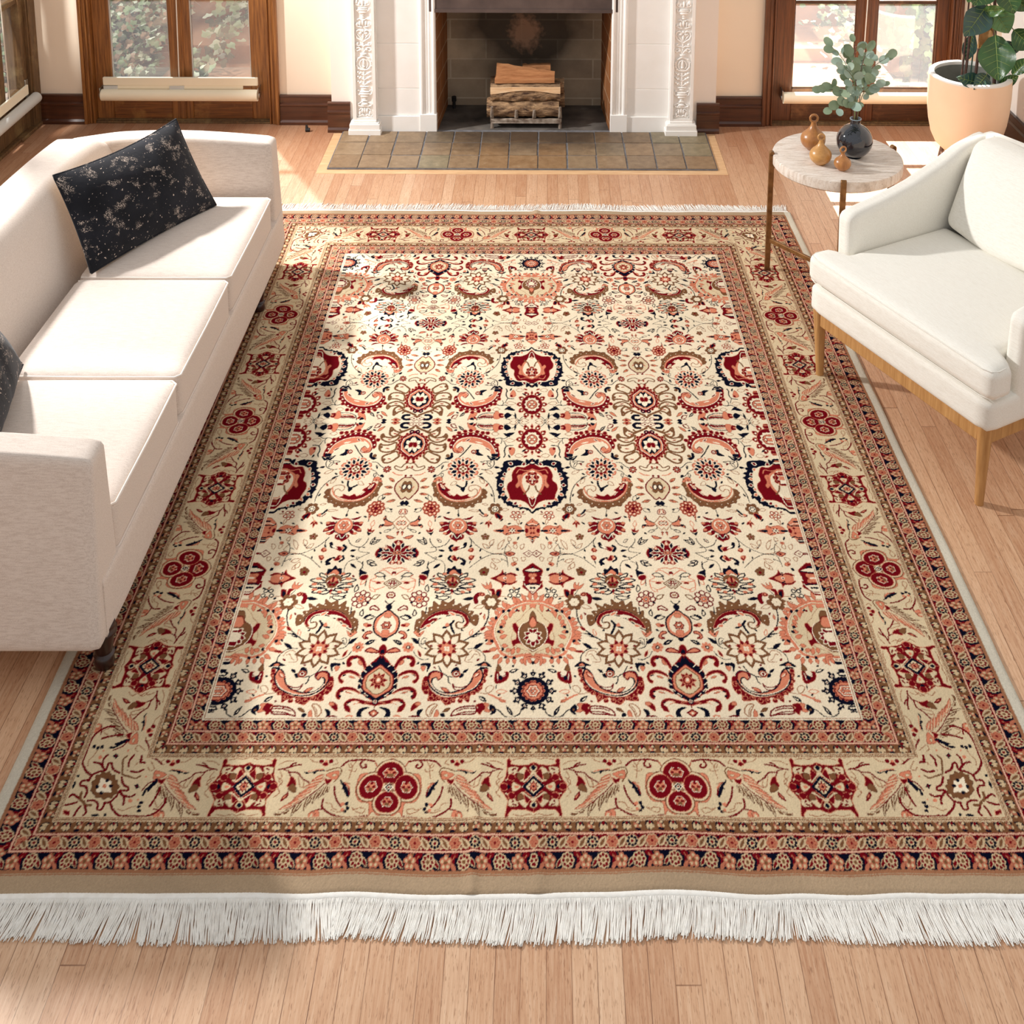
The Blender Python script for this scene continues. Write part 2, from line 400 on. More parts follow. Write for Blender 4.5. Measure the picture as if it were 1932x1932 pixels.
# ------------------------------------------------------------------ fireplace
fp = thing('fireplace', 'white painted fireplace with carved pilasters and brick firebox in the back wall', 'fireplace', (-.09, 2.9, 0))
def fpb(name, mb, m, parent=fp, **kw):
    for i, v in enumerate(mb.v): mb.v[i] = (v[0]+.09, v[1]-2.9, v[2])
    return mb.build(name, m, parent, **kw)
XO0, XO1 = -.622, .442
for sgn, xo, xp in ((-1, XO0, -.955), (1, XO1, .773)):
    q = MB(); a, b = sorted((xo+sgn*.10, xp+sgn*.03))
    for z0, z1 in ((0, .107), (.109, .281), (.2835, .5675), (.570, .86), (.863, 1.2)):
        q.box(a, 2.884 if z0 else 2.872, z0, b, 2.95, z1)
    q.box(a+.001, 2.887, 0, b-.001, 2.95, 1.2)
    fpb('block_panel', q, M['white'], bevel=.002)
    # reeded jamb moulding next to the opening
    q = MB(); xs = sorted((xo, xo+sgn*.10))
    q.box(xs[0], 2.875, .118, xs[1], 3.0, 1.2)
    for k, (dx, rr) in enumerate(((.012, .012), (.040, .005), (.058, .005), (.085, .014))):
        xc = xo+sgn*dx
        q.tube([(xc, 2.878, .12), (xc, 2.878, 1.2)], rr, 12)
    q.box(xs[0]-.001, 2.862, 0, xs[1]+.003, 3.0, .122)
    fpb('jamb', q, M['white'], bevel=.003)
# firebox
q = MB(); q.add([(-.590, 3.33, 0), (.404, 3.33, 0), (.404, 3.33, 1.0), (-.590, 3.33, 1.0), (-.590, 3.42, 0), (.404, 3.42, 0), (.404, 3.42, 1.0), (-.590, 3.42, 1.0)],
                [(0,1,2,3), (4,7,6,5), (0,3,7,4), (1,5,6,2), (3,2,6,7)])
def at_world(mb, name, m, **kw):
    o = mb.build(name, m, None, **kw); o.parent = fp; o.matrix_parent_inverse = Matrix.Translation(fp.location).inverted(); return o
at_world(q, 'back_lining', M['fireback'], smooth=False)
for sgn, xa, xb in ((-1, XO0+.004, -.590), (1, XO1-.004, .404)):
    q = MB(); w = sgn*.07
    q.add([(xa, 2.9, 0), (xb, 3.33, 0), (xb, 3.33, 1.0), (xa, 2.9, 1.0), (xa+w, 2.9, 0), (xb+w, 3.33, 0), (xb+w, 3.33, 1.0), (xa+w, 2.9, 1.0)],
          [(0,1,2,3), (4,7,6,5), (0,3,7,4), (1,5,6,2), (3,2,6,7), (0,4,5,1)])
    at_world(q, 'side_lining', M['fireside'], smooth=False)
at_world(boxes((-.62, 2.885, .0, .44, 3.33, .006)), 'firebox_floor', M['firefloor'], smooth=False)
q = MB(); q.add([(-.66, 2.874, .772), (.48, 2.874, .772), (.48, 2.874, 1.1), (-.66, 2.874, 1.1), (-.62, 2.93, .80), (.44, 2.93, .80), (.44, 3.0, 1.1), (-.62, 3.0, 1.1)],
                [(0,1,2,3), (0,4,5,1), (4,7,6,5), (0,3,7,4), (1,5,6,2), (3,2,6,7)])
q.box(-.625, 2.868, .768, .445, 2.88, .79)
at_world(q, 'smoke_hood', M['hood'], smooth=False)
at_world(boxes((-.66, 2.93, .86, .48, 3.42, .9)), 'firebox_lid', M['firefloor'], smooth=False)

def pilaster(xc):
    """carved pilaster: plinth, torus, framed shaft and a relief of urns, scrolls and leaves"""
    root = None
    q = MB(); hw = .0585
    q.box(xc-.098, 2.800, 0, xc+.098, 2.92, .045)
    q.box(xc-.092, 2.806, .045, xc+.092, 2.92, .078)
    q.box(xc-.085, 2.812, .078, xc+.085, 2.92, .085)
    q.box(xc-.070, 2.822, .085, xc+.070, 2.92, .098)
    pl = at_world(q, 'pilaster_plinth', M['white'], bevel=.003)
    q = MB(); zt = 1.2
    q.box(xc-hw-.004, 2.842, .098, xc+hw+.004, 2.92, zt)
    q.box(xc-hw-.010, 2.828, .098, xc-hw+.008, 2.92, zt); q.box(xc+hw-.008, 2.828, .098, xc+hw+.010, 2.92, zt)
    q.box(xc-hw, 2.829, .098, xc+hw, 2.85, .112)
    q.box(xc-hw-.016, 2.845, .098, xc-hw-.010, 2.92, zt); q.box(xc+hw+.010, 2.845, .098, xc+hw+.016, 2.92, zt)
    Y = 2.840
    def Z(p): return .852-.00334*p/6.44
    def T(pts, r): # mirrored relief cord; pts in (dx mm, crop row)
        for s in (-1, 1): q.tube([(xc+s*a*.001, Y-.002, Z(b)) for a, b in pts], r, 6)
    def E(dx, row, rx, rz, ry=.009):
        for s in ((-1, 1) if dx else (1,)): q.sphere((xc+s*dx*.001, Y, Z(row)), rx*.001, ry, rz*.001, 10, 6)
    # acanthus foot
    E(14, 1345, 10, 17); E(30, 1375, 9, 16); E(0, 1340, 7, 20); T([(6, 1400), (16, 1385), (26, 1400), (38, 1412), (44, 1395)], .005); T([(10, 1320), (22, 1312), (34, 1335)], .004)
    # shell
    E(0, 1262, 24, 12, .012); T([(0, 1285), (20, 1290), (38, 1280), (42, 1262), (34, 1250)], .006); T([(8, 1232), (22, 1240), (34, 1255)], .004)
    for a in (8, 20, 30): E(a, 1282, 5, 6)
    # urn
    E(0, 1165, 27, 11, .013); E(0, 1135, 37, 12, .014); E(0, 1200, 12, 8, .011); E(0, 1108, 34, 5, .014); T([(30, 1150), (44, 1130), (46, 1100), (38, 1088), (32, 1098)], .005)
    for a in (5, 14, 23, 31): T([(a, 1115), (a*.93, 1150), (a*.6, 1180)], .0028)
    E(0, 1070, 17, 8, .011); E(0, 1045, 30, 4, .012); E(0, 1218, 20, 5, .012)
    # stem with side leaves
    q.tube([(xc, Y-.001, Z(1045)), (xc, Y-.001, Z(860))], .0045, 8)
    for r in (1000, 940, 885): E(24, r, 10, 9); E(36, r-16, 8, 7); T([(3, r+22), (14, r+10), (26, r-4), (38, r-10), (42, r-26)], .0042)
    # wreath cage
    T([(0, 842), (22, 835), (40, 800), (43, 755), (34, 710), (14, 682), (0, 676)], .0055); T([(0, 830), (18, 812), (26, 770), (18, 730), (0, 708)], .004); E(0, 755, 8, 26, .011); E(0, 800, 10, 10, .012)
    for r, a in ((825, 32), (790, 44), (740, 44), (700, 32)): E(a, r, 6, 7)
    E(0, 655, 18, 7, .012); E(0, 640, 22, 4, .013)
    # curls
    T([(0, 630), (10, 600), (26, 570), (42, 575), (46, 598), (36, 612), (28, 600)], .0055); T([(0, 560), (12, 540), (30, 545), (46, 530), (44, 515)], .005); E(20, 596, 8, 9); E(34, 520, 9, 8)
    q.tube([(xc, Y-.001, Z(640)), (xc, Y-.001, Z(480))], .004, 8)
    # heart scroll
    T([(0, 500), (16, 478), (38, 452), (46, 410), (40, 370), (24, 358), (10, 372), (10, 398), (20, 405), (26, 392)], .0055); T([(4, 480), (20, 440), (34, 405)], .004); E(16, 398, 9, 9); E(0, 440, 7, 22, .01); E(0, 370, 7, 10)
    # palmette
    E(0, 268, 8, 20, .011); E(18, 280, 9, 17); E(34, 288, 9, 13); T([(8, 325), (24, 318), (42, 306), (46, 285)], .005); T([(6, 240), (20, 222), (34, 232)], .004); E(0, 205, 10, 6, .01)
    # upper urn
    E(0, 145, 27, 11, .013); E(0, 115, 34, 11, .013); E(0, 178, 11, 7); E(0, 92, 30, 5, .014); T([(26, 135), (40, 115), (40, 95)], .0045)
    for a in (5, 14, 23): T([(a, 100), (a*.9, 135), (a*.55, 165)], .0028)
    E(0, 40, 9, 22, .011); E(20, 45, 10, 15); E(34, 20, 9, 15); T([(5, 70), (22, 66), (40, 50), (44, 20)], .005)
    for k in range(3): E(0, -60-k*70, 18, 14, .011); E(28, -40-k*70, 9, 12)
    at_world(q, 'carved_shaft', M['white'], angle=35)
pilaster(-1.0525); pilaster(.8715)

# valve stub in the firebox corner
q = MB(); q.tube([(0, 0, 0), (0, 0, .055)], .010, 12); q.tube([(0, 0, .050), (0, -.006, .080)], .015, 12)
tag(q.build('gas_valve', M['black']), 'small black gas valve standing in the left back corner of the firebox', 'valve').location = (-.545, 3.27, .006)

# hearth: one slab of 13 x 3.4 hand made tiles, tint stored per tile
hx0, hx1, hy0 = -1.194, 1.027, 2.326
q = MB(); tints = []
TW = (hx1-hx0)/13; rows = [(2.326, 2.508), (2.508, 2.696), (2.696, 2.868)]
pal = [(146, 118, 88), (132, 106, 78), (154, 128, 98), (120, 98, 76), (140, 110, 78), (148, 124, 96), (128, 114, 92)]
rt = random.Random(5)
for r, (a, b) in enumerate(rows):
    for k in range(13):
        x = hx0+k*TW; w = .004
        j = [rt.uniform(-.0025, .0025) for _ in range(4)]
        q.box(x+w+j[0], a+w+j[1], 0, x+TW-w+j[2], b-w+j[3], .013+rt.uniform(-.001, .001))
        c = pal[rt.randrange(len(pal))]
        if r == 2 and k in (11, 12) or (r == 1 and k == 12) or (r == 0 and k == 3): c = (134, 130, 104)
        if k in (5, 6, 7) : c = (148, 108, 66) if rt.random() < .6 else c
        tints += [c]*6
hearth = thing('hearth', 'brown glazed tile hearth on the floor in front of the fireplace', 'hearth', (-.084, 2.6, 0))
for i, v in enumerate(q.v): q.v[i] = v
o = q.build('hearth_tile', M['tile'], None, smooth=False, bevel=.003)
at = o.data.attributes.new('tint', 'FLOAT_COLOR', 'FACE'); at.data.foreach_set('color', np.array([(*lin(c), 1) for c in tints], np.float32).ravel())
g_ = boxes((hx0-.002, hy0-.003, 0, hx1+.002, 2.90, .0085)).build('grout_bed', M['grout'], None, smooth=False)
for k in (o, g_): k.parent = hearth; k.matrix_parent_inverse = Matrix.Translation(hearth.location).inverted()
# picture-frame floor strip around the hearth
fs = boxes((hx0-.055, hy0-.058, -.02, hx1+.055, hy0-.003, .0012), (hx0-.055, hy0-.003, -.02, hx0-.003, 2.86, .0012), (hx1+.003, hy0-.003, -.02, hx1+.055, 2.86, .0012))
m = wood('hearth_border_oak', (204, 158, 114), (232, 194, 150), .38, 5, (1.5, 12, 1)); S('trim_2', fs, m, smooth=False)

# ------------------------------------------------------------------ doors
def door(name, x0, x1, cas, glass, mid, zg0, muntins, cm, rm, top=2.35):
    """glazed double door: casing, stiles, rails, panes"""
    root = thing(name, None, None, ((x0+x1)/2, YW, 0)); del_ = root
    root['kind'] = 'structure'
    inv = Matrix.Translation(root.location).inverted()
    def P(n, mb, m, **kw):
        o = mb.build(n, m, None, **kw); o.parent = root; o.matrix_parent_inverse = inv; return o
    for s, xa in ((1, x0), (-1, x1)):
        q = MB(); e = xa+s*cas
        for a, b, y in ((0, .022, -.034), (.022, .030, -.026), (.030, cas-.018, -.022), (cas-.018, cas-.010, -.014), (cas-.010, cas, -.022)):
            q.box(*[min(xa+s*a, xa+s*b), YW+y, 0, max(xa+s*a, xa+s*b), YW+.10, top+.1])
        P('casing', q, cm, bevel=.003)
    (g0, g1), (g2, g3) = glass
    q = boxes((x0+cas, YW+.022, .012, g0, YW+.068, top)); P('stile', q, cm, bevel=.004)
    q = boxes((g3, YW+.022, .012, x1-cas, YW+.068, top)); P('stile', q, cm, bevel=.004)
    q = boxes((g1, YW+.022, .012, mid-.004, YW+.068, top), (mid+.004, YW+.022, .012, g2, YW+.068, top), (mid-.018, YW+.014, .02, mid+.018, YW+.03, top)); P('stile', q, cm, bevel=.004)
    q = boxes((g0-.001, YW+.024, .014, g1+.001, YW+.066, zg0), (g2-.001, YW+.024, .014, g3+.001, YW+.066, zg0)); P('bottom_rail', q, rm, bevel=.004)
    q = boxes((g0-.001, YW+.024, top-.1, g1+.001, YW+.066, top), (g2-.001, YW+.024, top-.1, g3+.001, YW+.066, top)); P('top_rail', q, rm, bevel=.004)
    q = MB()
    for z in muntins: q.box(g0-.001, YW+.030, z-.011, g1+.001, YW+.062, z+.011); q.box(g2-.001, YW+.030, z-.011, g3+.001, YW+.062, z+.011)
    P('muntin', q, rm, bevel=.003)
    for a, b in glass:
        q = boxes((a, YW+.046, zg0, b, YW+.049, top-.1)); P('pane', q, M['glass'], smooth=False)
        # light putty bead around the glass
        q = boxes((a, YW+.034, zg0, a+.006, YW+.046, top-.1), (b-.006, YW+.034, zg0, b, YW+.046, top-.1), (a, YW+.034, zg0, b, YW+.046, zg0+.008)); P('glass_bead', q, M['blindgrey'] if name == 'door_1' else rm, smooth=False)
    q = boxes((x0+cas-.01, YW-.012, 0, x1-cas+.01, YW+.10, .014), (x0+cas, YW-.004, .014, x1-cas, YW+.10, .022)); P('threshold', q, M['leftwood'], bevel=.003)
    return root
door('door_1', -2.818, -1.607, .064, ((-2.648, -2.287), (-2.153, -1.785)), -2.215, .262, (.795, 1.33, 1.86), M['casing'], M['rail'])
door('door_2', 1.392, 2.612, .068, ((1.583, 1.967), (2.097, 2.464)), 2.032, .232, (.790, 1.33, 1.86), M['casing2'], M['rail2'])

# roller blinds fixed on the doors
def blind(name, label, x0, x1, z, y, box=True, cordx=None):
    root = thing(name, label, 'roller blind', ((x0+x1)/2, y, z))
    inv = Matrix.Translation(root.location).inverted()
    def P(n, mb, m, par=None, **kw):
        o = mb.build(n, m, None, **kw); o.parent = root; o.matrix_parent_inverse = inv; return o
    q = MB(); q.tube([(x0+.006, y, z), (x1-.006, y, z)], .036, 28); P('roller', q, M['blind'])
    if box:
        q = boxes((x0+.012, y+.010, z+.058, x1-.008, y+.030, z+.108), (x0+.10, y+.012, z+.034, x1-.10, y+.024, z+.060)); P('bottom_bar', q, M['blind'], bevel=.003)
        for c0, c1, ya, yb in ((x0+.014, x0+.102, y+.008, y+.03), (x1-.55, x1-.46, y+.004, y+.014)):
            q = boxes((c0, ya, z+.032, c1, yb, z+.055)); P('bar_clip', q, M['blindgrey'], bevel=.002)
    for xa in (x0, x1):
        q = MB(); q.tube([(xa-.008, y, z), (xa+.008, y, z)], .018, 12); q.box(xa-.003, y-.02, z-.02, xa+.003, y+.06, z+.05); P('bracket', q, M['metal'], bevel=.002)
    if cordx:
        q = MB(); q.tube([(cordx-.006, y+.045, z+.09), (cordx+.002, y+.045, z+.6), (cordx-.002, y+.045, z+1.9)], .0035, 8); q.sphere((cordx-.006, y+.045, z+.09), .007); P('pull_cord', q, M['cord'])
blind('roller_blind', 'cream roller blind rolled at the foot of the left glazed door', -2.692, -1.722, .206, 2.955, True, -2.215)
blind('roller_blind', 'cream roller blind rolled below the glass of the right glazed door', 1.512, 2.50, .196, 2.975, False, 2.02)

# left wall: glazed door seen at a steep angle, its blind and cord
root = thing('door_3', None, None, (XL, 1.8, 0)); root['kind'] = 'structure'
inv = Matrix.Translation(root.location).inverted()
def PL(n, mb, m, **kw):
    o = mb.build(n, m, None, **kw); o.parent = root; o.matrix_parent_inverse = inv; return o
q = boxes((XL-.12, 2.93, 0, XL+.035, 3.018, 2.4), (XL-.12, 2.915, 0, XL+.025, 2.93, 2.4)); PL('casing', q, M['leftwood'], bevel=.004)
q = boxes((XL-.10, 2.862, 0, XL+.004, 2.915, 2.4)); PL('stile', q, M['leftwood'], bevel=.004)
pan = [(2.62, 2.862), (2.32, 2.56), (1.66, 1.90), (1.36, 1.60)]
q = MB()
for a, b in ((2.56, 2.62), (2.20, 2.32), (1.90, 2.14), (1.60, 1.66), (1.24, 1.36)): q.box(XL-.08, a, .02, XL, b, 2.4)
PL('stile', q, M['leftwood'], bevel=.004)
q = boxes((XL-.08, 1.24, .02, XL-.002, 2.862, .275)); PL('bottom_rail', q, M['leftwood'], bevel=.004)
q = MB()
for z in (.83, 1.33): q.box(XL-.075, 1.30, z-.013, XL-.006, 2.862, z+.013)
PL('muntin', q, M['leftwood'], bevel=.003)
for a, b in pan: PL('pane', boxes((XL-.045, a, .275, XL-.042, b, 1.6)), M['glass'], smooth=False)
PL('threshold', boxes((XL-.12, .55, 0, XL+.03, 2.985, .02)), M['leftwood'], bevel=.004)
q = boxes((XL+.002, 2.865, .215, XL+.012, 2.90, .33)); PL('hinge', q, M['metal'], bevel=.002)
bl = thing('roller_blind', 'grey-white roller blind on the door in the left wall, at the left edge', 'roller blind', (XL+.05, 2.4, .2))
inv2 = Matrix.Translation(bl.location).inverted()
q = MB(); q.tube([(XL+.055, 1.4, .21), (XL+.055, 2.90, .21)], .034, 24); o1 = q.build('roller', M['blindgrey'])
q = boxes((XL+.022, 1.4, .252, XL+.036, 2.845, .312)); o2 = q.build('bottom_bar', M['blind'], bevel=.003)
q = MB(); q.tube([(XL+.03, 2.60, .30), (XL+.02, 2.605, .9), (XL+.02, 2.60, 1.9)], .0035, 8); o3 = q.build('pull_cord', M['cord'])
for k in (o1, o2, o3): k.parent = bl; k.matrix_parent_inverse = inv2
S('trim_3', boxes((XL, 2.70, 0, XL+.045, 3.0, .022)), M['leftwood'], bevel=.005)

# small door stop on the floor
q = MB(); q.tube([(-.012, 0, .012), (.014, 0, .012)], .012, 12); q.tube([(-.004, 0, .018), (-.006, .002, .042)], [.010, .006], 10)
tag(q.build('door_stop', M['black']), 'tiny dark door stop lying on the floor left of the fireplace', 'door stop').location = (-1.415, 2.885, 0)
# ------------------------------------------------------------------ helper: turn a local mesh into a part
def part(name, mb, m, parent, **kw): return mb.build(name, m, parent, **kw)

# ------------------------------------------------------------------ sofa (local = world offsets, root at its base)
SX, SY = -1.66, 0.0
sofa = thing('sofa', 'pinkish-beige three-seat sofa with sloping arms and dark turned legs, left of the rug', 'sofa', (SX, SY, 0))
def W(mb):
    for i, v in enumerate(mb.v): mb.v[i] = (v[0]-SX, v[1]-SY, v[2])
    return mb
# base / front rail
q = MB(); q.rbox((-1.685, 0, .222), (.503, 1.170, .098), .018, 12)
part('base', W(q), M['sofa'], sofa)
# arms: tapered, thicker at the floor, top line rising a little towards the back
def armwarp(side):
    def f(p):
        t = max(0, min(1, (p.z-.125)/.56))
        yc = side*(1.105+.015*(1-t)); half = .052+.045*(1-t)
        fx = (p.x+2.16)/.97
        bump = .028*math.sin(PI*max(0, min(1, fx)))*t-.03*max(0, .25-fx)*4*t*.6
        return (p.x-.012*t*(1 if p.x > -1.5 else 0), yc+(p.y/.10)*half, p.z+bump)
    return f
for side in (-1, 1):
    q = MB(); q.rbox((-1.675, 0, .405), (.487, .10, .282), .024, 22, (0, .012, 0), warp=armwarp(side))
    part('arm', W(q), M['sofa'], sofa, angle=60)
# back: leaning, crest higher in the middle and rounded down to the arms
def backwarp(p):
    t = max(0, min(1, (p.z-.125)/.62)); yy = p.y/1.12
    crest = .045*(1-abs(yy)**3)-.055*max(0, abs(yy)-.86)*6*t
    w = 1-.45*t
    return (-1.99+(p.x+1.99)*w-.078*t, p.y, p.z+crest*t*t)
q = MB(); q.rbox((-1.97, 0, .425), (.205, 1.10, .30), .075, 26, (.01, 0, .02), warp=backwarp)
part('backrest', W(q), M['sofa'], sofa, angle=70)
# seat cushions
for y0, y1 in ((-1.048, -.425), (-.415, .245), (.255, .985)):
    c = ((-1.185-1.80)/2, (y0+y1)/2, .384); h = (.300, (y1-y0)/2, .082)
    q = MB(); q.rbox(c, h, .026, 16, (0, .003, .018)); sc_ = part('seat_cushion', W(q), M['sofa'], sofa, angle=70)
    q = MB()
    for zz in (.457, .312):
        xf = -1.190
        q.tube([(-1.78, y0+.010, zz), (-1.5, y0+.006, zz), (xf-.02, y0+.006, zz), (xf-.003, y0+.022, zz), (xf-.001, (y0+y1)/2, zz), (xf-.003, y1-.022, zz), (xf-.02, y1-.006, zz), (-1.5, y1-.006, zz), (-1.78, y1-.010, zz)], .0042, 6)
    part('piping', W(q), M['sofapipe'], sc_, angle=80)
for x, y in ((-1.215, -1.13), (-1.225, .80), (-2.08, -1.10), (-2.08, 1.10)):
    q = MB(); q.lathe([(.026, 0), (.028, .01), (.026, .03), (.0235, .034), (.030, .040), (.0235, .046), (.030, .085), (.034, .108), (.040, .110), (.040, .118), (.036, .122), (.036, .135)], 24, (x, y, .012 if x > -1.4 else 0))
    part('leg', W(q), M['darkleg'], sofa, angle=50)

# ------------------------------------------------------------------ throw pillows
def pillow(name, label, bl_, br, tr, tl, thick=.075):
    root = thing(name, label, 'pillow', tuple((Vector(bl_)+Vector(br))/2), group='black velvet pillows on the sofa')
    L = root.location.copy()
    bl_, br, tr, tl = [Vector(p)-L for p in (bl_, br, tr, tl)]
    nrm = (br-bl_).cross(tl-bl_).normalized()
    if nrm.x < 0: nrm = -nrm
    N = 26
    def surf(sgn):
        vs = []; fs = []
        for i in range(N+1):
            for j in range(N+1):
                u, v = i/N, j/N
                uu, vv = 2*u-1, 2*v-1
                # edges pulled in between the corners
                u2 = .5+uu*.5*(1-.035*(1-vv*vv)); v2 = .5+vv*.5*(1-(.11 if vv > 0 else .05)*(1-uu*uu))
                p = bl_*(1-u2)*(1-v2)+br*u2*(1-v2)+tr*u2*v2+tl*(1-u2)*v2
                b = (max(0, 1-abs(uu)**2.6)*max(0, 1-abs(vv)**2.6))**.62
                cr = .006*math.sin(u*9+v*4)*math.sin(v*7-u*3)*b+.012*math.exp(-((u-.56-.1*(v-.5))/.03)**2)*-.6*b
                vs.append(tuple(p+nrm*sgn*(thick*b+cr+.004)))
        for i in range(N):
            for j in range(N):
                a = i*(N+1)+j
                f = (a, a+N+1, a+N+2, a+1); fs.append(f if sgn > 0 else f[::-1])
        return vs, fs
    q = MB(); q.add(*surf(1)); 
    rim = [i*(N+1) for i in range(N+1)]+[N*(N+1)+j for j in range(1, N+1)]+[i*(N+1)+N for i in range(N-1, -1, -1)]+[j for j in range(N-1, 0, -1)]
    a = [Vector(q.v[i]) for i in rim]
    part('front_cover', q, M['velvet'], root, angle=80)
    q = MB(); q.add(*surf(-1)); part('back_cover', q, M['pillowback'], root, angle=80)
    q = MB(); pts = [tuple(p-nrm*.004) for p in a]; q.tube(pts+[pts[0]], .0055, 6); part('edge_piping', q, M['velvet'], root, angle=80)
    return root
pillow('throw_pillow', 'black velvet lumbar pillow with worn cream flecks leaning in the far corner of the sofa',
       (-1.735, .255, .482), (-1.41, .86, .482), (-1.603, .975, .835), (-1.935, .442, .805))
pillow('throw_pillow', 'black velvet pillow at the left edge of the photo, behind the near sofa arm',
       (-1.60, -.96, .485), (-1.735, -.38, .485), (-1.93, -.48, .86), (-1.78, -1.00, .88), .085)

# ------------------------------------------------------------------ armchair
ang = math.atan2(-.884, .468)
chair = thing('armchair', 'ivory upholstered armchair with oak frame and tapered legs on the right of the rug', 'armchair', (1.146, .332, 0), ang)
# local x = along the front (0..0.89), local y = towards the back
q = MB(); q.rbox((.4425, .395, .3475), (.4625, .425, .0625), .03, 12)
part('base', q, M['chair'], chair, angle=70)
# T shaped seat cushion
def tw(p):
    x = p.x
    t = max(0, min(1, (p.y-.055)/.04))
    half = .475-.085*t*t*(3-2*t)
    x = .4425+(p.x-.4425)/.475*half
    return (x, p.y, p.z+.012*max(0, 1-((p.x-.4425)/.45)**2)*max(0, 1-((p.y-.3)/.36)**2))
q = MB(); q.rbox((.4425, .300, .474), (.475, .338, .060), .034, 30, (0, .004, .010), warp=tw)
sc_ = part('seat_cushion', q, M['chair'], chair, angle=80)
q = MB()
for zz in (.524, .424):
    q.tube([(-.020, .040, zz), (-.024, .0, zz), (-.012, -.026, zz), (.02, -.035, zz), (.44, -.037, zz), (.865, -.035, zz), (.897, -.026, zz), (.909, 0, zz), (.905, .040, zz)], .0022, 6)
part('seam', q, M['chair'], sc_, angle=80)
# arms with a swooping top edge that climbs to the back
def topz(y): 
    P = [(.09, .672), (.14, .690), (.28, .712), (.45, .748), (.58, .800), (.68, .858), (.78, .885), (.95, .885)]
    for (a, b), (c, d) in zip(P, P[1:]):
        if y <= c:
            t = max(0, (y-a)/(c-a)); return b+(d-b)*t
    return .885
def armw(side):
    def f(p):
        t = max(0, min(1, (p.z-.29)/.4)); z = .29+(topz(p.y)-.29)*t
        xo = (0.0-.022 if side < 0 else .885+.022)
        lean = -.012*t if side < 0 else .012*t
        back = .10*max(0, (p.y-.5)/.4)*t
        return (xo+lean+(.042 if side < 0 else -.042)+p.x, p.y+back, z)
    return f
for side in (-1, 1):
    q = MB(); q.rbox((0, .46, .49), (.040, .355, .20), .028, 24, warp=armw(side))
    part('arm', q, M['chair'], chair, angle=80)
def bw(p):
    t = max(0, min(1, (p.z-.29)/.595))
    return (p.x, p.y+.13*t, p.z+.012*(1-((p.x-.4425)/.46)**2)*t)
q = MB(); q.rbox((.4425, .765, .5875), (.465, .055, .2975), .045, 22, warp=bw)
part('backrest', q, M['chair'], chair, angle=80)
# loose back cushion
def cw(p):
    t = (p.z-.545)/.36
    u = (p.x-.4425)/.375
    return (.4425+(p.x-.4425)*(1+.02*t), p.y+.155*t-.02*(1-u*u), p.z-.012*abs(u)**3*max(0, t)+.006*math.sin(u*5))
q = MB(); q.rbox((.4425, .660, .725), (.372, .072, .182), .045, 24, (.004, .030, .012), warp=cw)
bc = part('back_cushion', q, M['chair'], chair, angle=80)
q = MB()
pts = []
for k in range(33):
    a = k/32; per = a*4
    # seam loop on the front border of the cushion
    if per < 1: x, z = -.352+.704*per, .185-.01
    elif per < 2: x, z = .352, .175-.35*(per-1)
    elif per < 3: x, z = .352-.704*(per-2), -.175
    else: x, z = -.352, -.175+.35*(per-3)
    p = Vector((.4425+x*1.03, .660+.050, .725+z)); pts.append(cw(p))
q.tube(pts, .0022, 6); part('seam', q, M['chair'], bc, angle=80)
# oak rail frame and legs
q = MB()
q.box(.035, -.012, .235, .85, .012, .292); part('front_rail', q, M['oak'], chair, bevel=.003)
for xa in (.006, .872):
    q = MB(); q.box(xa-.010, .02, .235, xa+.012, .80, .292); part('side_rail', q, M['oak'], chair, bevel=.003)
q = MB(); q.box(.03, .79, .235, .86, .81, .292); part('back_rail', q, M['oak'], chair, bevel=.003)
for x, y, dx, dy, z0 in ((.013, .004, .012, .006, .012), (.868, .004, .002, -.004, 0), (.02, .80, 0, .05, 0), (.865, .80, 0, .05, 0)):
    q = MB(); q.tube([(x+dx, y+dy, z0), (x+dx*.6, y+dy*.6, .12), (x, y, .285), (x, y, .30)], [.0155, .019, .026, .026], 20)
    part('leg', q, M['oak'], chair, angle=50)

# ------------------------------------------------------------------ side table
TX, TY = 1.405, 1.15
tb = thing('side_table', 'round travertine side table on bronze legs beside the armchair', 'side table', (TX, TY, 0))
q = MB(); q.lathe([(.270, .547), (.292, .548), (.297, .553), (.298, .560), (.298, .592), (.296, .598), (.291, .600), (.0, .600)], 96)
part('tabletop', q, M['stone'], tb, angle=35)
A4 = [math.radians(a) for a in (176, 262, 18)]
for k, a in enumerate(A4):
    q = MB(); r = .302; c, s = math.cos(a), math.sin(a)
    q.m = Matrix.Rotation(a, 4, 'Z')
    z0 = .012 if k == 0 else 0
    hw_ = .0125
    q.box(r-.012, -hw_, z0, r+.012, hw_, .600)
    q.tube([(r, -hw_, .600), (r, hw_, .600)], .012, 16)
    if True: q.box(r-.026, -.008, .530, r, .008, .546)
    part('leg', q, M['bronze'], tb, bevel=.002)
for a, b in ((0, 1), (1, 2)):
    q = MB(); p1 = Vector((.300*math.cos(A4[a]), .300*math.sin(A4[a]), .166)); p2 = Vector((.300*math.cos(A4[b]), .300*math.sin(A4[b]), .166))
    d = (p2-p1); L_ = d.length; q.m = Matrix.Translation(p1) @ Matrix.Rotation(math.atan2(d.y, d.x), 4, 'Z')
    q.box(.006, -.007, -.010, L_-.006, .007, .010); part('stretcher', q, M['bronze'], tb, bevel=.0015)
q = MB(); 
q.lathe([(.270, .540), (.278, .540), (.278, .5475), (.270, .5475)], 64, cap=False); part('apron_ring', q, M['bronze'], tb, angle=50)

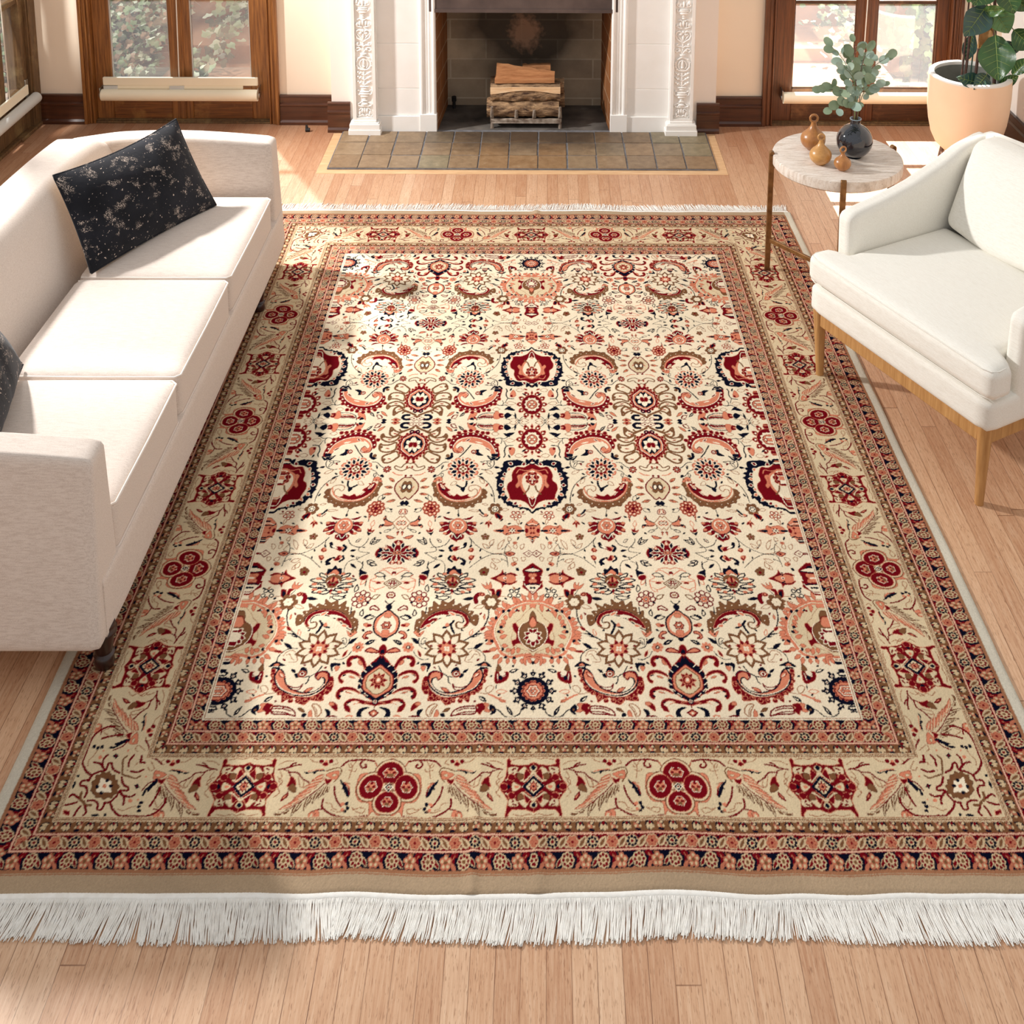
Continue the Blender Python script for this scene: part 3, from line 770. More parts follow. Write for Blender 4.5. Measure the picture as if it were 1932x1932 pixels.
# vase
vs = thing('vase', 'round glossy blue-black vase on the side table', 'vase', (1.478, 1.138, .6))
q = MB(); R_ = .083; prof = [(.030, 0), (.036, .001)]
for k in range(3, 25):
    a = PI*k/27; prof.append((max(.024, R_*math.sin(a)), .079-.080*math.cos(a)))
prof = [p for p in prof if p[1] < .154]
prof += [(.027, .156), (.0235, .164), (.0225, .174), (.0265, .183), (.0265, .1855), (.0225, .184), (.020, .172), (.020, .156), (.03, .145)]
q.lathe(prof, 64, cap=False); q.lathe([(.0, .0005), (.034, .0005)], 32, cap=False)
part('body', q, M['vase'], vs, angle=70)
q = MB(); q.lathe([(.0225, .184), (.0267, .1845), (.0267, .187), (.0225, .187)], 48, cap=False); part('lip', q, mat('pale_glaze', (150, 168, 180), .3, .5), vs)

def gourd(label, x, y, r, h, nr, m, ring):
    g = thing('gourd_ornament', label, 'ornament', (x, y, .6), rnd.uniform(-.3, .3), 'turned wooden gourds on the side table')
    q = MB(); bh = r*1.72; nr = nr*.85; ring = ring*1.12; prof = [(r*.3, 0), (r*.45, .001)]
    for k in range(3, 15):
        a = PI*k/18; prof.append((r*math.sin(a), bh/2-bh/2*math.cos(a)))
    # shoulder easing into the neck
    z0, r0 = prof[-1][1], prof[-1][0]; zt = h-ring*1.9
    for k in range(1, 9):
        t = k/8; prof.append((r0+(nr-r0)*(1-(1-t)**2.1), z0+(zt-z0)*t))
    prof.append((nr*1.05, zt+.002)); prof.append((0, zt+.003))
    q.lathe(prof, 40, cap=False); part('body', q, m, g, angle=80)
    q = MB(); pts = [(ring*.78*math.cos(a), 0, zt+ring*.80+ring*.78*math.sin(a)) for a in np.linspace(0, 2*PI, 25)]
    q.tube(pts, ring*.24, 10, cap=False); part('ring', q, m, g, angle=80)
    return g
gourd('tallest wooden gourd with a ring top, at the back left of the side table', 1.305, 1.222, .0585, .178, .0135, M['gourd'], .020)
gourd('middle-sized pale wooden gourd with a ring top, in front of the tallest one', 1.303, 1.052, .0505, .150, .0115, M['gourd2'], .0165)
gourd('smallest wooden gourd with a ring top, in front of the black vase', 1.388, .985, .0385, .117, .009, M['gourd'], .0155)
# ------------------------------------------------------------------ the rug
# The pattern is charted as motifs (curves, petals, leaves) and knotted into a fine mesh, one colour per knot.
RC = dict(C=(233, 216, 187), G=(214, 193, 157), N=(9, 11, 30), R=(112, 8, 20), P=(210, 128, 98), B=(120, 80, 52), W=(243, 227, 199), T=(158, 108, 78), K=(176, 152, 124), E=(212, 204, 186), D=(92, 52, 36), p=(182, 108, 82), w=(204, 178, 140), X=(150, 78, 56))
RL = {k: np.array(lin(v), np.float32) for k, v in RC.items()}
HM = np.array([[4.4548200440409165, -0.018312790520918294, -4456.891414666997], [-0.011171210866622752, 7.186627557866654, -5703.406963932808], [-1.0191874076065021e-05, 0.0015330605333979336, 1.0]])
class Chart:
    """one chart sheet: origin, scale; shapes are kept as polygons and cords in rug millimetres"""
    def __init__(s, x0, y0, sc): s.k = (x0, y0, sc); s.out = []
    def m(s, pts):
        x0, y0, sc = s.k; a = np.array(pts, float)
        h = np.stack([x0+a[:, 0]/sc, y0+a[:, 1]/sc, np.ones(len(a))], 1) @ HM.T
        return h[:, :2]/h[:, 2:]
    def add(s, kind, c, w, pts): s.out.append((kind, c, w, s.m(pts)))
    def p(s,c,*pts): s.add('p',c,0,pts)
    def f(s,c,*pts): s.add('p',c,0,cat(pts,True))
    def o(s,c,l,w,*pts):  # filled smooth with outline
        q=cat(pts,True); s.add('p',c,0,q); s.add('s',l,w,q+[q[0]])
    def po(s,c,l,w,*pts):
        s.add('p',c,0,pts); s.add('s',l,w,list(pts)+[pts[0]])
    def s(s_,c,w,*pts): s_.add('s',c,w,cat(pts,False) if len(pts)>2 else pts)
    def l(s,c,w,*pts): s.add('s',c,w,pts)
    def e(s,c,x,y,rx,ry=None,n=14):
        ry=ry or rx; s.add('p',c,0,[(x+rx*np.cos(t),y+ry*np.sin(t)) for t in np.linspace(0,2*np.pi,n,endpoint=False)])
    def eo(s,c,l,w,x,y,rx,ry=None,n=14):
        ry=ry or rx; q=[(x+rx*np.cos(t),y+ry*np.sin(t)) for t in np.linspace(0,2*np.pi,n,endpoint=False)]
        s.add('p',c,0,q); s.add('s',l,w,q+[q[0]])
    def leaf(s,c,x1,y1,x2,y2,wd,l=None,w=2.,bend=0):
        n=6;a=[];b=[]
        if 12<wd<32: wd=wd*1.22
        dx,dy=x2-x1,y2-y1;L=(dx*dx+dy*dy)**.5+1e-6;nx,ny=-dy/L,dx/L
        for i in range(n+1):
            t=i/n;h=wd*np.sin(np.pi*t**.8)/2;bb=bend*np.sin(np.pi*t)
            cx,cy=x1+dx*t+nx*bb,y1+dy*t+ny*bb
            a.append((cx+nx*h,cy+ny*h));b.append((cx-nx*h,cy-ny*h))
        q=a+b[::-1][1:-1]
        if c: s.add('p',c,0,q)
        if l: s.add('s',l,w,q+[q[0]])
    def ring(s,c,x,y,rx,ry,n,r,ph=0,r2=None,lo=0,hi=360,l=None,w=1.5):
        for i in range(n):
            t=ph+i*360/n
            a=np.radians(t)
            X,Y=x+rx*np.cos(a),y+ry*np.sin(a)
            if l: s.eo(c,l,w,X,Y,r,(r2 or r),8)
            else: s.e(c,X,Y,r,(r2 or r),8)
    def star(s,c,x,y,rx,ry,n,k=.6,ph=0,l=None,w=2):
        q=[]
        for i in range(2*n):
            a=np.radians(ph)+i*np.pi/n;r=1 if i%2==0 else k
            q.append((x+rx*r*np.cos(a),y+ry*r*np.sin(a)))
        if c: s.add('p',c,0,q)
        if l: s.add('s',l,w,q+[q[0]])
    def pet(s,c,x,y,rx,ry,n,wd,ph=0,r0=.3,l=None,w=1.5):
        for i in range(n):
            a=np.radians(ph)+2*np.pi*i/n
            s.leaf(c,x+rx*r0*np.cos(a),y+ry*r0*np.sin(a),x+rx*np.cos(a),y+ry*np.sin(a),wd,l,w)
def cat(P,closed,k=4):
    P=[np.array(p,float) for p in P];n=len(P);r=[]
    rng=range(n) if closed else range(n-1)
    for i in rng:
        if closed: a,b,c,d=P[i-1],P[i],P[(i+1)%n],P[(i+2)%n]
        else: a=P[max(i-1,0)];b=P[i];c=P[i+1];d=P[min(i+2,n-1)]
        for j in range(k):
            t=j/k
            q=.5*((2*b)+(-a+c)*t+(2*a-5*b+4*c-d)*t*t+(-a+3*b-3*c+d)*t**3)
            r.append((q[0],q[1]))
    if not closed: r.append((P[-1][0],P[-1][1]))
    return r

A=Chart(900,780,4.83)
t=A
# ---- thin vines first
for q in [[(487,250),(480,160)],]: pass
t.s('N',2,(560,90),(620,85),(690,90),(760,100))
t.s('N',2,(620,85),(590,55),(560,35)); t.s('N',2,(620,85),(655,50),(700,28)); t.s('N',2,(620,85),(660,120),(690,140)); t.s('N',2,(620,85),(590,115),(545,140))
t.leaf('N',650,95,660,158,16); t.leaf('N',575,60,560,110,14,bend=4);t.leaf('C',640,85,710,88,26,'T',2); t.leaf('C',600,86,530,84,24,'T',2)
# leaf sprays under rosette right
t.s('N',3,(690,190),(750,230),(800,225),(860,240)); t.leaf('N',745,195,655,175,24,bend=-4); t.leaf('N',700,215,765,180,20)
t.s('N',2.5,(760,250),(740,290),(735,300)); t.s('N',2.5,(790,225),(775,245),(785,275))
t.leaf('C',745,250,655,245,28,'T',2)
t.s('N',4,(680,292),(735,300),(755,340),(748,375),(760,400)); t.leaf('N',720,375,700,410,14)
t.f('P',(660,320),(700,310),(715,340),(690,385),(665,360));t.f('R',(690,310),(715,315),(712,335),(692,332))
t.leaf('C',660,385,580,385,30,'T',2)
# rosette
cx,cy=490,237
t.ring('R',cx,cy,128,118,12,25,0,22); t.e('R',cx,cy,112,100,28)
for i in range(12):
    a=np.radians(i*30); X,Y=cx+142*np.cos(a),cy+136*np.sin(a); 
    t.e('R',X,Y,17,14,6)
t.ring('W',cx,cy,126,116,12,9,0,8)
t.star('C',cx,cy,88,76,12,.82); t.eo('P','R',2.5,cx,cy,60,46); t.ring('C',cx,cy,34,26,6,14,0,11,l='R',w=2); t.e('P',cx,cy,14,10); t.e('R',cx,cy,6,5)
# salmon/red flower with stripes
t.f('P',(800,100),(840,95),(860,120),(845,165),(815,165),(805,135)); t.f('R',(760,115),(790,105),(810,125),(805,150),(765,145),(770,130)); t.e('P',780,128,9,7)
t.f('N',(690,130),(740,100),(760,130),(735,155),(715,150))
t.s('N',3,(850,152),(930,150),(985,130),(1003,105),(1006,85)); t.s('R',8,(865,112),(930,115),(985,108)); t.s('N',2,(865,100),(930,103),(990,95)); t.s('P',4,(870,132),(930,134),(975,122)); t.s('N',2,(865,124),(930,126),(980,116))
t.leaf('C',870,185,800,190,28,'T',2)
# tulip & leaves along centre line
t.f('P',(1010,150),(1030,115),(1070,100),(1090,85),(1080,130),(1050,160)); t.f('N',(1035,85),(1060,88),(1075,95),(1055,110),(1035,100)); t.leaf('R',1010,95,1045,120,16)
t.leaf('N',1120,160,1172,115,22); t.leaf('C',1128,150,1160,125,6)
t.s('R',3,(1185,135),(1225,130),(1240,105),(1200,95)); t.leaf('C',1190,130,1240,100,24,'R',2.5); t.leaf('N',1235,85,1285,85,22)
t.leaf('P',1225,165,1285,120,20,'B',2)
t.po('P','B',2,(1325,88),(1365,70),(1410,88),(1365,106)); t.e('R',1365,88,14,9)
t.s('N',11,(1485,92),(1450,92),(1428,108),(1446,130),(1485,132))
t.po('C','R',2.5,(1485,100),(1530,80),(1570,100),(1535,120)); t.e('R',1530,100,8,6)
# middle column jewel, cx ~1572,275
bl=[ [(1545,135),(1500,150),(1440,175),(1385,160),(1345,130),(1340,150),(1350,195),(1395,215),(1430,185)],
 [(1440,200),(1380,225),(1310,215),(1285,190),(1275,215),(1300,245),(1370,265),(1430,240)],
 [(1430,270),(1370,290),(1310,290),(1290,280),(1290,320),(1320,350),(1380,355),(1440,330)],
 [(1455,350),(1400,370),(1350,390),(1345,415),(1370,450),(1420,450),(1470,415),(1490,390)] ]
for q in bl: t.o('C','B',7,*q)
for q in [(1395,190),(1360,245),(1365,325),(1410,420)]: t.leaf('R',q[0]-18,q[1]-4,q[0]+22,q[1],9)
for q in [(1352,160),(1298,215),(1302,310),(1362,425)]: t.e('B',q[0],q[1],15,12)
t.s('B',6,(1570,110),(1520,140),(1450,165),(1425,150)) 
t.p('R',(1545,172),(1575,152),(1605,172),(1680,225),(1690,300),(1672,345),(1600,418),(1583,455),(1568,418),(1492,365),(1462,330),(1450,280),(1458,220))
q=[(1462,218),(1450,250),(1453,290),(1464,328),(1490,362),(1520,390),(1552,412),(1580,445),(1505,192),(1535,168)]
for x,y in q: t.e('R',x,y,15,13,5)
t.po('P','W',2,(1562,188),(1605,205),(1665,250),(1672,315),(1582,392),(1495,335),(1478,280),(1488,232))
t.p('N',(1560,206),(1600,225),(1646,265),(1650,308),(1582,372),(1512,322),(1494,280),(1504,242))
t.pet('W',1570,288,62,70,6,30,30,.25); t.p('R',(1548,270),(1568,265),(1588,275),(1585,305),(1565,315),(1548,300))
t.e('N',1540,170,22,18); t.e('R',1540,170,12,10); t.e('W',1540,170,5,4)
# small trefoil under jewel
t.o('C','B',4,(1598,505),(1555,525),(1490,505),(1485,480),(1540,495),(1560,470),(1590,455),(1640,475))
t.leaf('R',1590,480,1598,505,14)
# red little rosettes
t.ring('R',1420,512,28,24,8,11,0,9); t.e('R',1420,512,22,18); t.e('C',1420,512,10,8); t.e('N',1420,512,4,3)
t.s('N',3,(1265,445),(1310,450),(1350,480),(1385,500)); t.leaf('N',1310,465,1330,515,16); t.leaf('C',1300,450,1325,490,6)
# Paisley upper (red beads, salmon body)
t.f('R',(800,395),(805,330),(830,270),(890,215),(960,190),(1040,175),(1120,180),(1190,195),(1235,240),(1258,300),(1235,325),(1195,260),(1150,230),(1050,215),(950,235),(880,285),(850,340),(850,390))
for x,y in [(905,180),(950,178),(1000,168),(1058,158),(1110,165),(1165,180),(1210,215),(1255,245),(855,240),(820,290)]: t.e('R',x,y,22,17,6)
for x,y in [(822,360),(832,325),(845,285),(872,255),(905,220),(945,205),(990,195),(1035,188),(1085,188),(1130,197),(1180,215),(1215,250),(1238,290)]: t.e('W',x,y,8,7,7)
t.o('P','W',2.5,(835,380),(850,320),(890,270),(960,235),(1050,218),(1130,230),(1190,265),(1222,310),(1215,350),(1180,362),(1135,345),(1130,320),(1150,305),(1180,320),(1190,300),(1160,270),(1100,262),(1040,275),(960,290),(900,335),(870,385))
t.s('R',3,(1130,320),(1128,345),(1170,362),(1215,350),(1226,310)); t.s('R',3,(1128,322),(1150,303),(1175,318))
t.leaf('R',880,345,935,310,14,'W',1.5); t.leaf('W',950,275,1020,258,12); t.leaf('R',1065,235,1105,255,14,'W',1.5); t.leaf('W',1130,250,1170,280,8)
t.leaf('R',1140,365,1220,330,10)
# navy calyx at paisley foot
t.f('N',(790,395),(830,400),(880,395),(915,385),(880,430),(850,425),(820,430)); t.f('N',(815,370),(870,370),(868,395),(822,395)); t.leaf('C',810,400,840,415,6); t.leaf('C',895,395,865,415,6)
t.s('N',3,(850,430),(850,470),(880,500),(940,515),(990,500)); t.leaf('C',870,440,975,440,20,'N',2.5,6); t.leaf('C',880,490,915,440,18,'N',2); t.leaf('N',850,490,795,495,18); t.leaf('C',860,550,935,520,22,'T',2)
# bud under paisley
t.f('N',(945,385),(985,355),(985,330),(1020,335),(1025,360),(1000,385)); t.e('R',1035,352,24,20,8); t.e('W',1035,352,12,10); t.e('R',1035,354,6,6)
t.s('N',4,(1060,292),(1090,325),(1115,355),(1165,400))
t.f('N',(1225,360),(1245,365),(1250,395),(1295,410),(1270,425),(1240,415),(1220,395)); t.e('B',1270,388,17,13)
# daisy salmon/navy (1130,510)
cx,cy=1132,508
t.ring('P',cx,cy,112,80,8,36,22.5,28); t.e('P',cx,cy,100,72)
for i in range(8):
    a=np.radians(i*45+0);t.leaf('P',cx,cy,cx+165*np.cos(a),cy+122*np.sin(a),52,'W',2)
for i in range(8):
    a=np.radians(i*45+22.5);t.leaf('N',cx+55*np.cos(a),cy+42*np.sin(a),cx+128*np.cos(a),cy+98*np.sin(a),27,'W',1.5)
    a=np.radians(i*45);t.leaf('N',cx+85*np.cos(a),cy+62*np.sin(a),cx+135*np.cos(a),cy+100*np.sin(a),22,'W',1.5)
t.ring('R',cx,cy,46,38,8,18,0,15); t.e('W',cx,cy,38,30); t.ring('B',cx,cy,20,17,4,13,0,11); t.e('W',cx,cy,6,5)
t.s('N',2.5,(1275,515),(1320,530),(1350,560),(1400,585)); t.leaf('C',1320,545,1325,585,18,'N',2); t.leaf('N',1375,560,1412,585,18)
# navy sprig below daisy
t.s('N',6,(1100,620),(1105,655),(1130,680),(1165,670),(1190,655)); t.f('N',(1115,680),(1140,675),(1160,690),(1130,718)); t.leaf('C',1190,625,1250,655,26,'T',2)
# Lower paisley (brown beads, red body)
t.f('B',(1395,600),(1405,680),(1380,760),(1320,825),(1250,850),(1180,860),(1100,850),(1030,830),(960,790),(930,740),(925,700),(965,690),(1000,760),(1080,800),(1180,810),(1270,790),(1340,730),(1370,660),(1375,600))
for x,y in [(935,720),(940,760),(985,800),(1050,840),(1115,848),(1190,858),(1300,830),(1385,745),(1398,650)]: t.e('B',x,y,24,19,6)
for x,y in [(960,760),(1000,800),(1050,820),(1110,828),(1170,835),(1240,825),(1295,805),(1335,770),(1365,725),(1385,670)]: t.e('W',x,y,5,4,7)
t.o('C','T',3,(1320,620),(1370,590),(1375,650),(1350,720),(1280,780),(1180,805),(1080,800),(1000,765),(965,720),(975,675),(1020,655),(1075,665),(1082,695),(1060,710),(1035,690),(1005,700),(1010,740),(1060,765),(1150,790),(1240,770),(1300,720),(1330,660))
t.f('R',(1330,630),(1365,650),(1345,710),(1280,765),(1200,790),(1130,785),(1060,765),(1090,755),(1085,735),(1150,755),(1190,735),(1220,755),(1270,715),(1250,700),(1290,670))
t.l('W',2,(1250,745),(1280,715)); t.leaf('P',1300,690,1340,645,14,'W',2)
t.s('P',4,(975,680),(1000,735),(1060,780),(1150,800),(1260,790),(1340,730),(1370,650))
t.e('P',1350,600,32,22,8); t.e('N',1350,608,7,6); t.leaf('P',1370,610,1410,625,16)
# stem to right from daisies
t.s('T',2,(1350,740),(1360,800)); t.s('N',2.5,(1000,570),(920,620),(870,690),(852,760),(850,810)); t.leaf('N',940,600,990,570,14); t.leaf('C',940,640,985,590,26,'T',2); t.leaf('N',865,760,885,730,14)
# yellow lobed oval (1623,675)
t.o('G','R',4,(1605,585),(1570,610),(1540,650),(1545,700),(1590,750),(1635,785),(1680,740),(1712,690),(1710,640),(1660,600))
t.e('R',1605,570,12,9); t.f('B',(1600,640),(1620,620),(1645,645),(1650,700),(1625,725),(1600,700)); t.eo('W','N',3,1622,672,18,22); t.leaf('R',1575,665,1600,690,8);t.leaf('B',1600,700,1590,715,6)
t.f('N',(1625,820),(1650,795),(1675,825),(1650,840)); t.s('N',2.5,(1615,850),(1650,842),(1690,850))
for (a,b,c2,d,w_) in [(1520,625,1460,590,20),(1520,680,1440,670,20),(1530,735,1450,740,18),(1580,790,1500,810,20)]: t.leaf('P',a,b,c2,d,w_,'B',2); t.leaf('R' if w_==18 or a==1520 and b==625 else 'N',a-10,b-2,(a+c2)/2-5,(b+d)/2,9)
t.s('P',4,(1480,540),(1520,560),(1570,565))
# berry rosette (1425,865)
cx,cy=1425,868
t.ring('R',cx,cy,58,52,9,25,0,22); t.e('R',cx,cy,50,45); t.ring('P',cx,cy,58,52,9,15,0,13); t.ring('W',cx,cy,56,50,9,7,0,6); t.ring('P',cx,cy,28,24,6,10,0,9); t.e('N',cx,cy,6,5)
t.leaf('C',1425,800,1450,745,30,'N',2); t.leaf('C',1510,870,1580,900,26,'N',2); t.s('N',3,(1400,935),(1390,960),(1392,985)); t.leaf('R',1380,930,1395,970,12)
# flower head lower-left (840,870)
t.ring('B',843,872,42,36,6,24,0,20); t.e('B',843,872,40,34); t.e('W',843,872,32,28,8); t.ring('N',843,872,20,17,6,8,0,7)
t.f('R',(790,925),(830,905),(850,920),(830,960),(815,950),(800,972),(775,945)); t.f('N',(805,930),(830,915),(815,960),(795,950)); t.leaf('C',780,880,720,875,22,'T',2); t.leaf('C',910,835,960,825,14,'T',2)
t.s('N',6,(915,930),(955,915),(985,880)); t.e('P',930,925,16,12); t.s('R',3,(915,938),(955,940),(985,915)); t.leaf('C',990,890,1085,885,16,'T',1.5)
t.ring('R',655,930,34,29,5,21,18,17); t.ring('W',655,930,34,29,5,12,18,10); t.e('B',655,930,8,6); t.leaf('C',640,960,630,1015,20,'T',2)
t.leaf('T',620,915,550,920,8)
for (x,y) in [(870,1015),(905,1045),(940,1015)]: t.leaf('R',903,985,x,y,17)
t.e('P',903,985,12,9); t.s('T',2,(870,945),(895,975))
# ---- big medallion (487,650)
t.s('N',14,(487,455),(600,460),(700,480),(760,520),(800,590),(805,660),(785,740),(740,800),(660,840),(560,860),(487,885))
for a,b,c2,d in [(540,450,560,415),(600,460,650,420),(660,470,730,440),(700,470,775,460),(740,510,800,500),(770,550,830,545),(790,590,845,585),(800,640,825,630),(795,690,835,700),(790,740,815,780),(750,780,760,825),(720,800,730,850),(670,830,680,865),(600,845,620,880),(540,860,560,885)]:
    t.leaf('N',a,b,c2,d,26)
t.f('N',(487,440),(560,445),(640,425),(760,440),(770,520),(800,560),(830,650),(800,740),(740,830),(640,860),(560,870),(487,890))
t.f('C',(487,466),(560,474),(640,478),(712,508),(745,560),(765,650),(752,725),(700,800),(610,848),(540,862),(487,872))
for a,b,c2,d,cc in [(560,455,600,470,'R'),(680,465,720,450,'R'),(700,500,730,520,'P'),(740,550,770,560,'R'),(750,600,790,590,'P'),(770,650,810,655,'R'),(750,680,775,700,'P'),(750,730,790,750,'P'),(700,770,740,800,'P'),(640,810,680,830,'R'),(600,830,630,850,'P')]:
    t.leaf(cc,a,b,c2,d,24,'W',2)
t.f('R',(487,484),(580,492),(640,486),(672,520),(690,560),(688,610),(725,640),(735,690),(715,740),(700,785),(620,790),(560,815),(487,858))
t.f('P',(600,560),(640,570),(632,620),(655,655),(640,680),(615,660),(600,690),(585,640))
t.s('P',3,(487,505),(560,522),(620,512),(645,545))
t.f('P',(487,520),(550,530),(600,560),(615,620),(600,690),(560,740),(520,770),(487,780)); t.f('C',(487,532),(545,545),(584,575),(596,625),(580,685),(545,730),(515,755),(487,765))
t.o('R','W',2,(487,850),(460,820),(440,760),(487,790),(535,760),(520,830)); t.f('P',(487,840),(470,800),(487,770),(505,800))
t.s('B',5,(530,660),(545,700),(580,735)); t.leaf('B',487,660,490,720,14); t.leaf('W',520,770,560,720,22)
t.ring('R',487,592,60,50,9,22,-90,19); t.e('R',487,592,60,50); t.f('R',(450,630),(487,665),(525,630)); t.star('P',487,592,40,46,7,.5,-90); t.star(None,487,592,44,50,7,.5,-90,'W',1.5)
t.e('P',487,432,20,14,6); t.e('N',487,432,6,4); t.s('N',5,(420,430),(440,455),(487,462),(530,455),(555,425))
# ---- cross ornament (487,1068)
t.f('P',(487,930),(510,960),(560,1000),(575,1040),(560,1080),(570,1110),(530,1150),(487,1200),(440,1150),(400,1110),(415,1060),(400,1010),(450,970))
t.f('P',(600,1050),(650,1020),(720,1030),(760,1020),(780,1070),(750,1110),(680,1095),(620,1090)); t.l('N',8,(590,1070),(635,1070)); t.l('N',10,(780,1070),(830,1070)); t.leaf('N',800,1055,805,1090,12); t.s('P',3,(780,1052),(860,1070),(780,1088))
t.e('C',690,1068,34,22,8); t.ring('R',690,1068,28,18,6,9,0,7); t.e('N',690,1068,8,6); t.leaf('N',720,1045,750,1030,9); t.leaf('N',720,1090,755,1105,9)
t.s('N',4,(410,1010),(440,1025),(487,1020),(535,1025),(560,1008)); t.f('N',(470,985),(487,950),(505,985)); t.ring('N',487,978,14,14,3,10,30,9); t.s('W',2,(430,1015),(487,1000),(545,1015))
t.e('P',487,1068,34,24); t.f('R',(400,1050),(425,1045),(440,1068),(425,1090),(400,1085)); t.f('R',(550,1048),(572,1050),(572,1085),(550,1090),(540,1068)); t.ring('R',487,1068,45,32,4,12,45,9); t.e('W',487,1068,16,12); t.e('R',487,1068,7,5)
t.s('N',4,(410,1130),(445,1122),(487,1140),(530,1122),(560,1130)); t.f('N',(450,1155),(487,1190),(520,1155),(487,1140)); t.s('W',2,(430,1138),(487,1165),(545,1138))
# vines lower centre
t.s('T',2,(740,1190),(700,1240),(735,1260),(800,1275),(870,1280)); t.s('N',2,(760,1280),(860,1280),(940,1250),(1020,1200),(1080,1130))
t.s('N',2,(735,1190),(755,1230),(760,1280)); t.s('N',2,(735,1190),(715,1180),(730,1160))
for a in [(820,1240,760,1150,34),(890,1210,855,1150,36),(900,1230,960,1185,34),(700,1160,725,1125,26),(610,1240,580,1190,36),(660,1235,655,1185,30)]: t.leaf('C',a[0],a[1],a[2],a[3],a[4],'T',2,bend=6)
t.s('N',2,(790,1240),(760,1225)); t.s('N',2,(875,1190),(900,1225),(925,1220))
t.leaf('N',625,1120,650,1160,14); t.e('P',665,1180,20,14,6); t.e('R',668,1180,7,5)
t.ring('B',935,1125,26,20,5,16,-90,13); t.e('R',935,1125,12,9)
t.po('C','R',2.5,(500,1277),(540,1248),(590,1277),(540,1310)); t.e('R',540,1277,12,10); t.e('W',540,1277,5,4)
t.o('P','R',3,(665,1278),(715,1262),(752,1280),(715,1300)); t.f('R',(690,1280),(720,1270),(735,1282),(715,1290)); t.f('N',(712,1278),(725,1275),(722,1288))
# palmette (1180,1020)
t.s('N',2,(1180,880),(1175,930)); t.e('N',1178,930,11,14)
for q in [[(1040,935),(1090,950),(1150,965),(1100,975),(1060,965)],[(1010,1010),(1060,985),(1110,1000),(1090,1020),(1040,1040)],[(1000,1080),(1040,1030),(1110,1020),(1100,1050),(1050,1080)],[(1060,1110),(1080,1070),(1120,1060),(1115,1090),(1085,1110)]]:
    t.o('R','W',2,*q); m=[(2*1181-x,y) for x,y in q]; t.o('R','W',2,*m)
for x,y in [(1030,1000),(1030,1060),(1060,1095)]:
    t.e('P',x,y,20,12,6); t.e('P',2*1181-x,y,20,12,6)
t.f('P',(1130,975),(1180,955),(1230,975),(1265,1020),(1250,1065),(1180,1105),(1110,1065),(1095,1020))
t.s('N',2.5,(1105,985),(1095,1030),(1110,1075),(1180,1100),(1250,1075),(1268,1030),(1255,985)); t.f('W',(1140,990),(1180,975),(1225,990),(1235,1030),(1180,1070),(1130,1035)); t.ring('P',1182,1020,30,26,6,17,0,14); t.e('R',1182,1022,16,12,6); t.e('W',1182,1022,8,6); t.l('R',2,(1182,1040),(1182,1070))
t.f('R',(1130,1110),(1180,1095),(1255,1110),(1250,1140),(1200,1170),(1190,1160),(1140,1145)); t.f('N',(1165,1090),(1190,1130),(1215,1095),(1225,1120),(1195,1150),(1160,1120)); t.s('W',2,(1150,1130),(1160,1105),(1195,1140),(1225,1100),(1240,1130))
t.s('N',2.5,(1080,1130),(1060,1170),(1070,1210)); t.s('N',2.5,(1260,1150),(1290,1190),(1330,1210),(1390,1220),(1430,1180),(1440,1140))
t.f('R',(1040,1245),(1060,1225),(1095,1250),(1065,1265)); t.f('P',(1055,1240),(1070,1225),(1085,1245),(1065,1255)); t.leaf('N',975,1235,990,1265,14); t.leaf('N',1055,1200,1085,1225,14)
t.s('N',10,(1115,1185),(1130,1215),(1160,1222)); t.s('N',8,(1235,1205),(1260,1225),(1245,1255)); t.f('R',(1150,1220),(1200,1215),(1235,1225),(1225,1255),(1195,1250)); t.leaf('W',1125,1205,1190,1235,14); t.f('P',(1210,1220),(1240,1220),(1235,1240))
t.leaf('N',1305,1255,1365,1245,18); t.leaf('C',1335,1175,1375,1145,20,'N',2); t.leaf('R',1345,1170,1365,1155,7); t.leaf('N',1400,1220,1440,1225,8); t.s('N',2,(1390,1220),(1380,1250),(1420,1265),(1490,1272))
t.f('R',(1405,1050),(1425,1060),(1440,1040),(1445,1070),(1470,1060),(1465,1080),(1420,1080)); t.f('N',(1405,1075),(1435,1090),(1470,1080),(1445,1100),(1430,1115)); t.leaf('C',1435,1035,1440,975,34,'P',2)
for a in [(1470,1190,1500,1130),(1480,1195,1555,1150),(1485,1170,1530,1155)]: t.leaf('C',a[0],a[1],a[2],a[3],18,'N',3)
# lamp motif (1680,1000)
t.eo('C','R',2.5,1665,898,22,24); t.leaf('R',1660,915,1665,875,12)
for s_ in (0,):
    t.f('P',(1540,935),(1555,970),(1620,1005),(1600,1030),(1540,1030),(1510,1045),(1505,1020),(1550,1005),(1520,965)); t.s('N',3,(1530,935),(1560,975),(1625,1000)); t.s('N',3,(1505,1040),(1515,1015),(1560,1025),(1610,1020)); t.leaf('N',1525,975,1545,960,16); t.e('N',1530,1020,16,11,6)
    t.s('N',2,(1630,1010),(1640,1050),(1590,1060)); t.leaf('C',1560,1080,1620,1065,18,'N',2)
    t.leaf('P',1590,1115,1680,1135,20,'R',2.5,8)
t.po('C','T',2.5,(1615,1000),(1670,935),(1740,1000),(1685,1065)); t.ring('P',1678,1000,24,20,8,9,0,7); t.ring('N',1678,1000,18,14,4,6,45,5); t.e('R',1678,1000,5,4)
t.e('R',1690,1085,14,10); t.leaf('R',1690,1085,1690,1115,12)
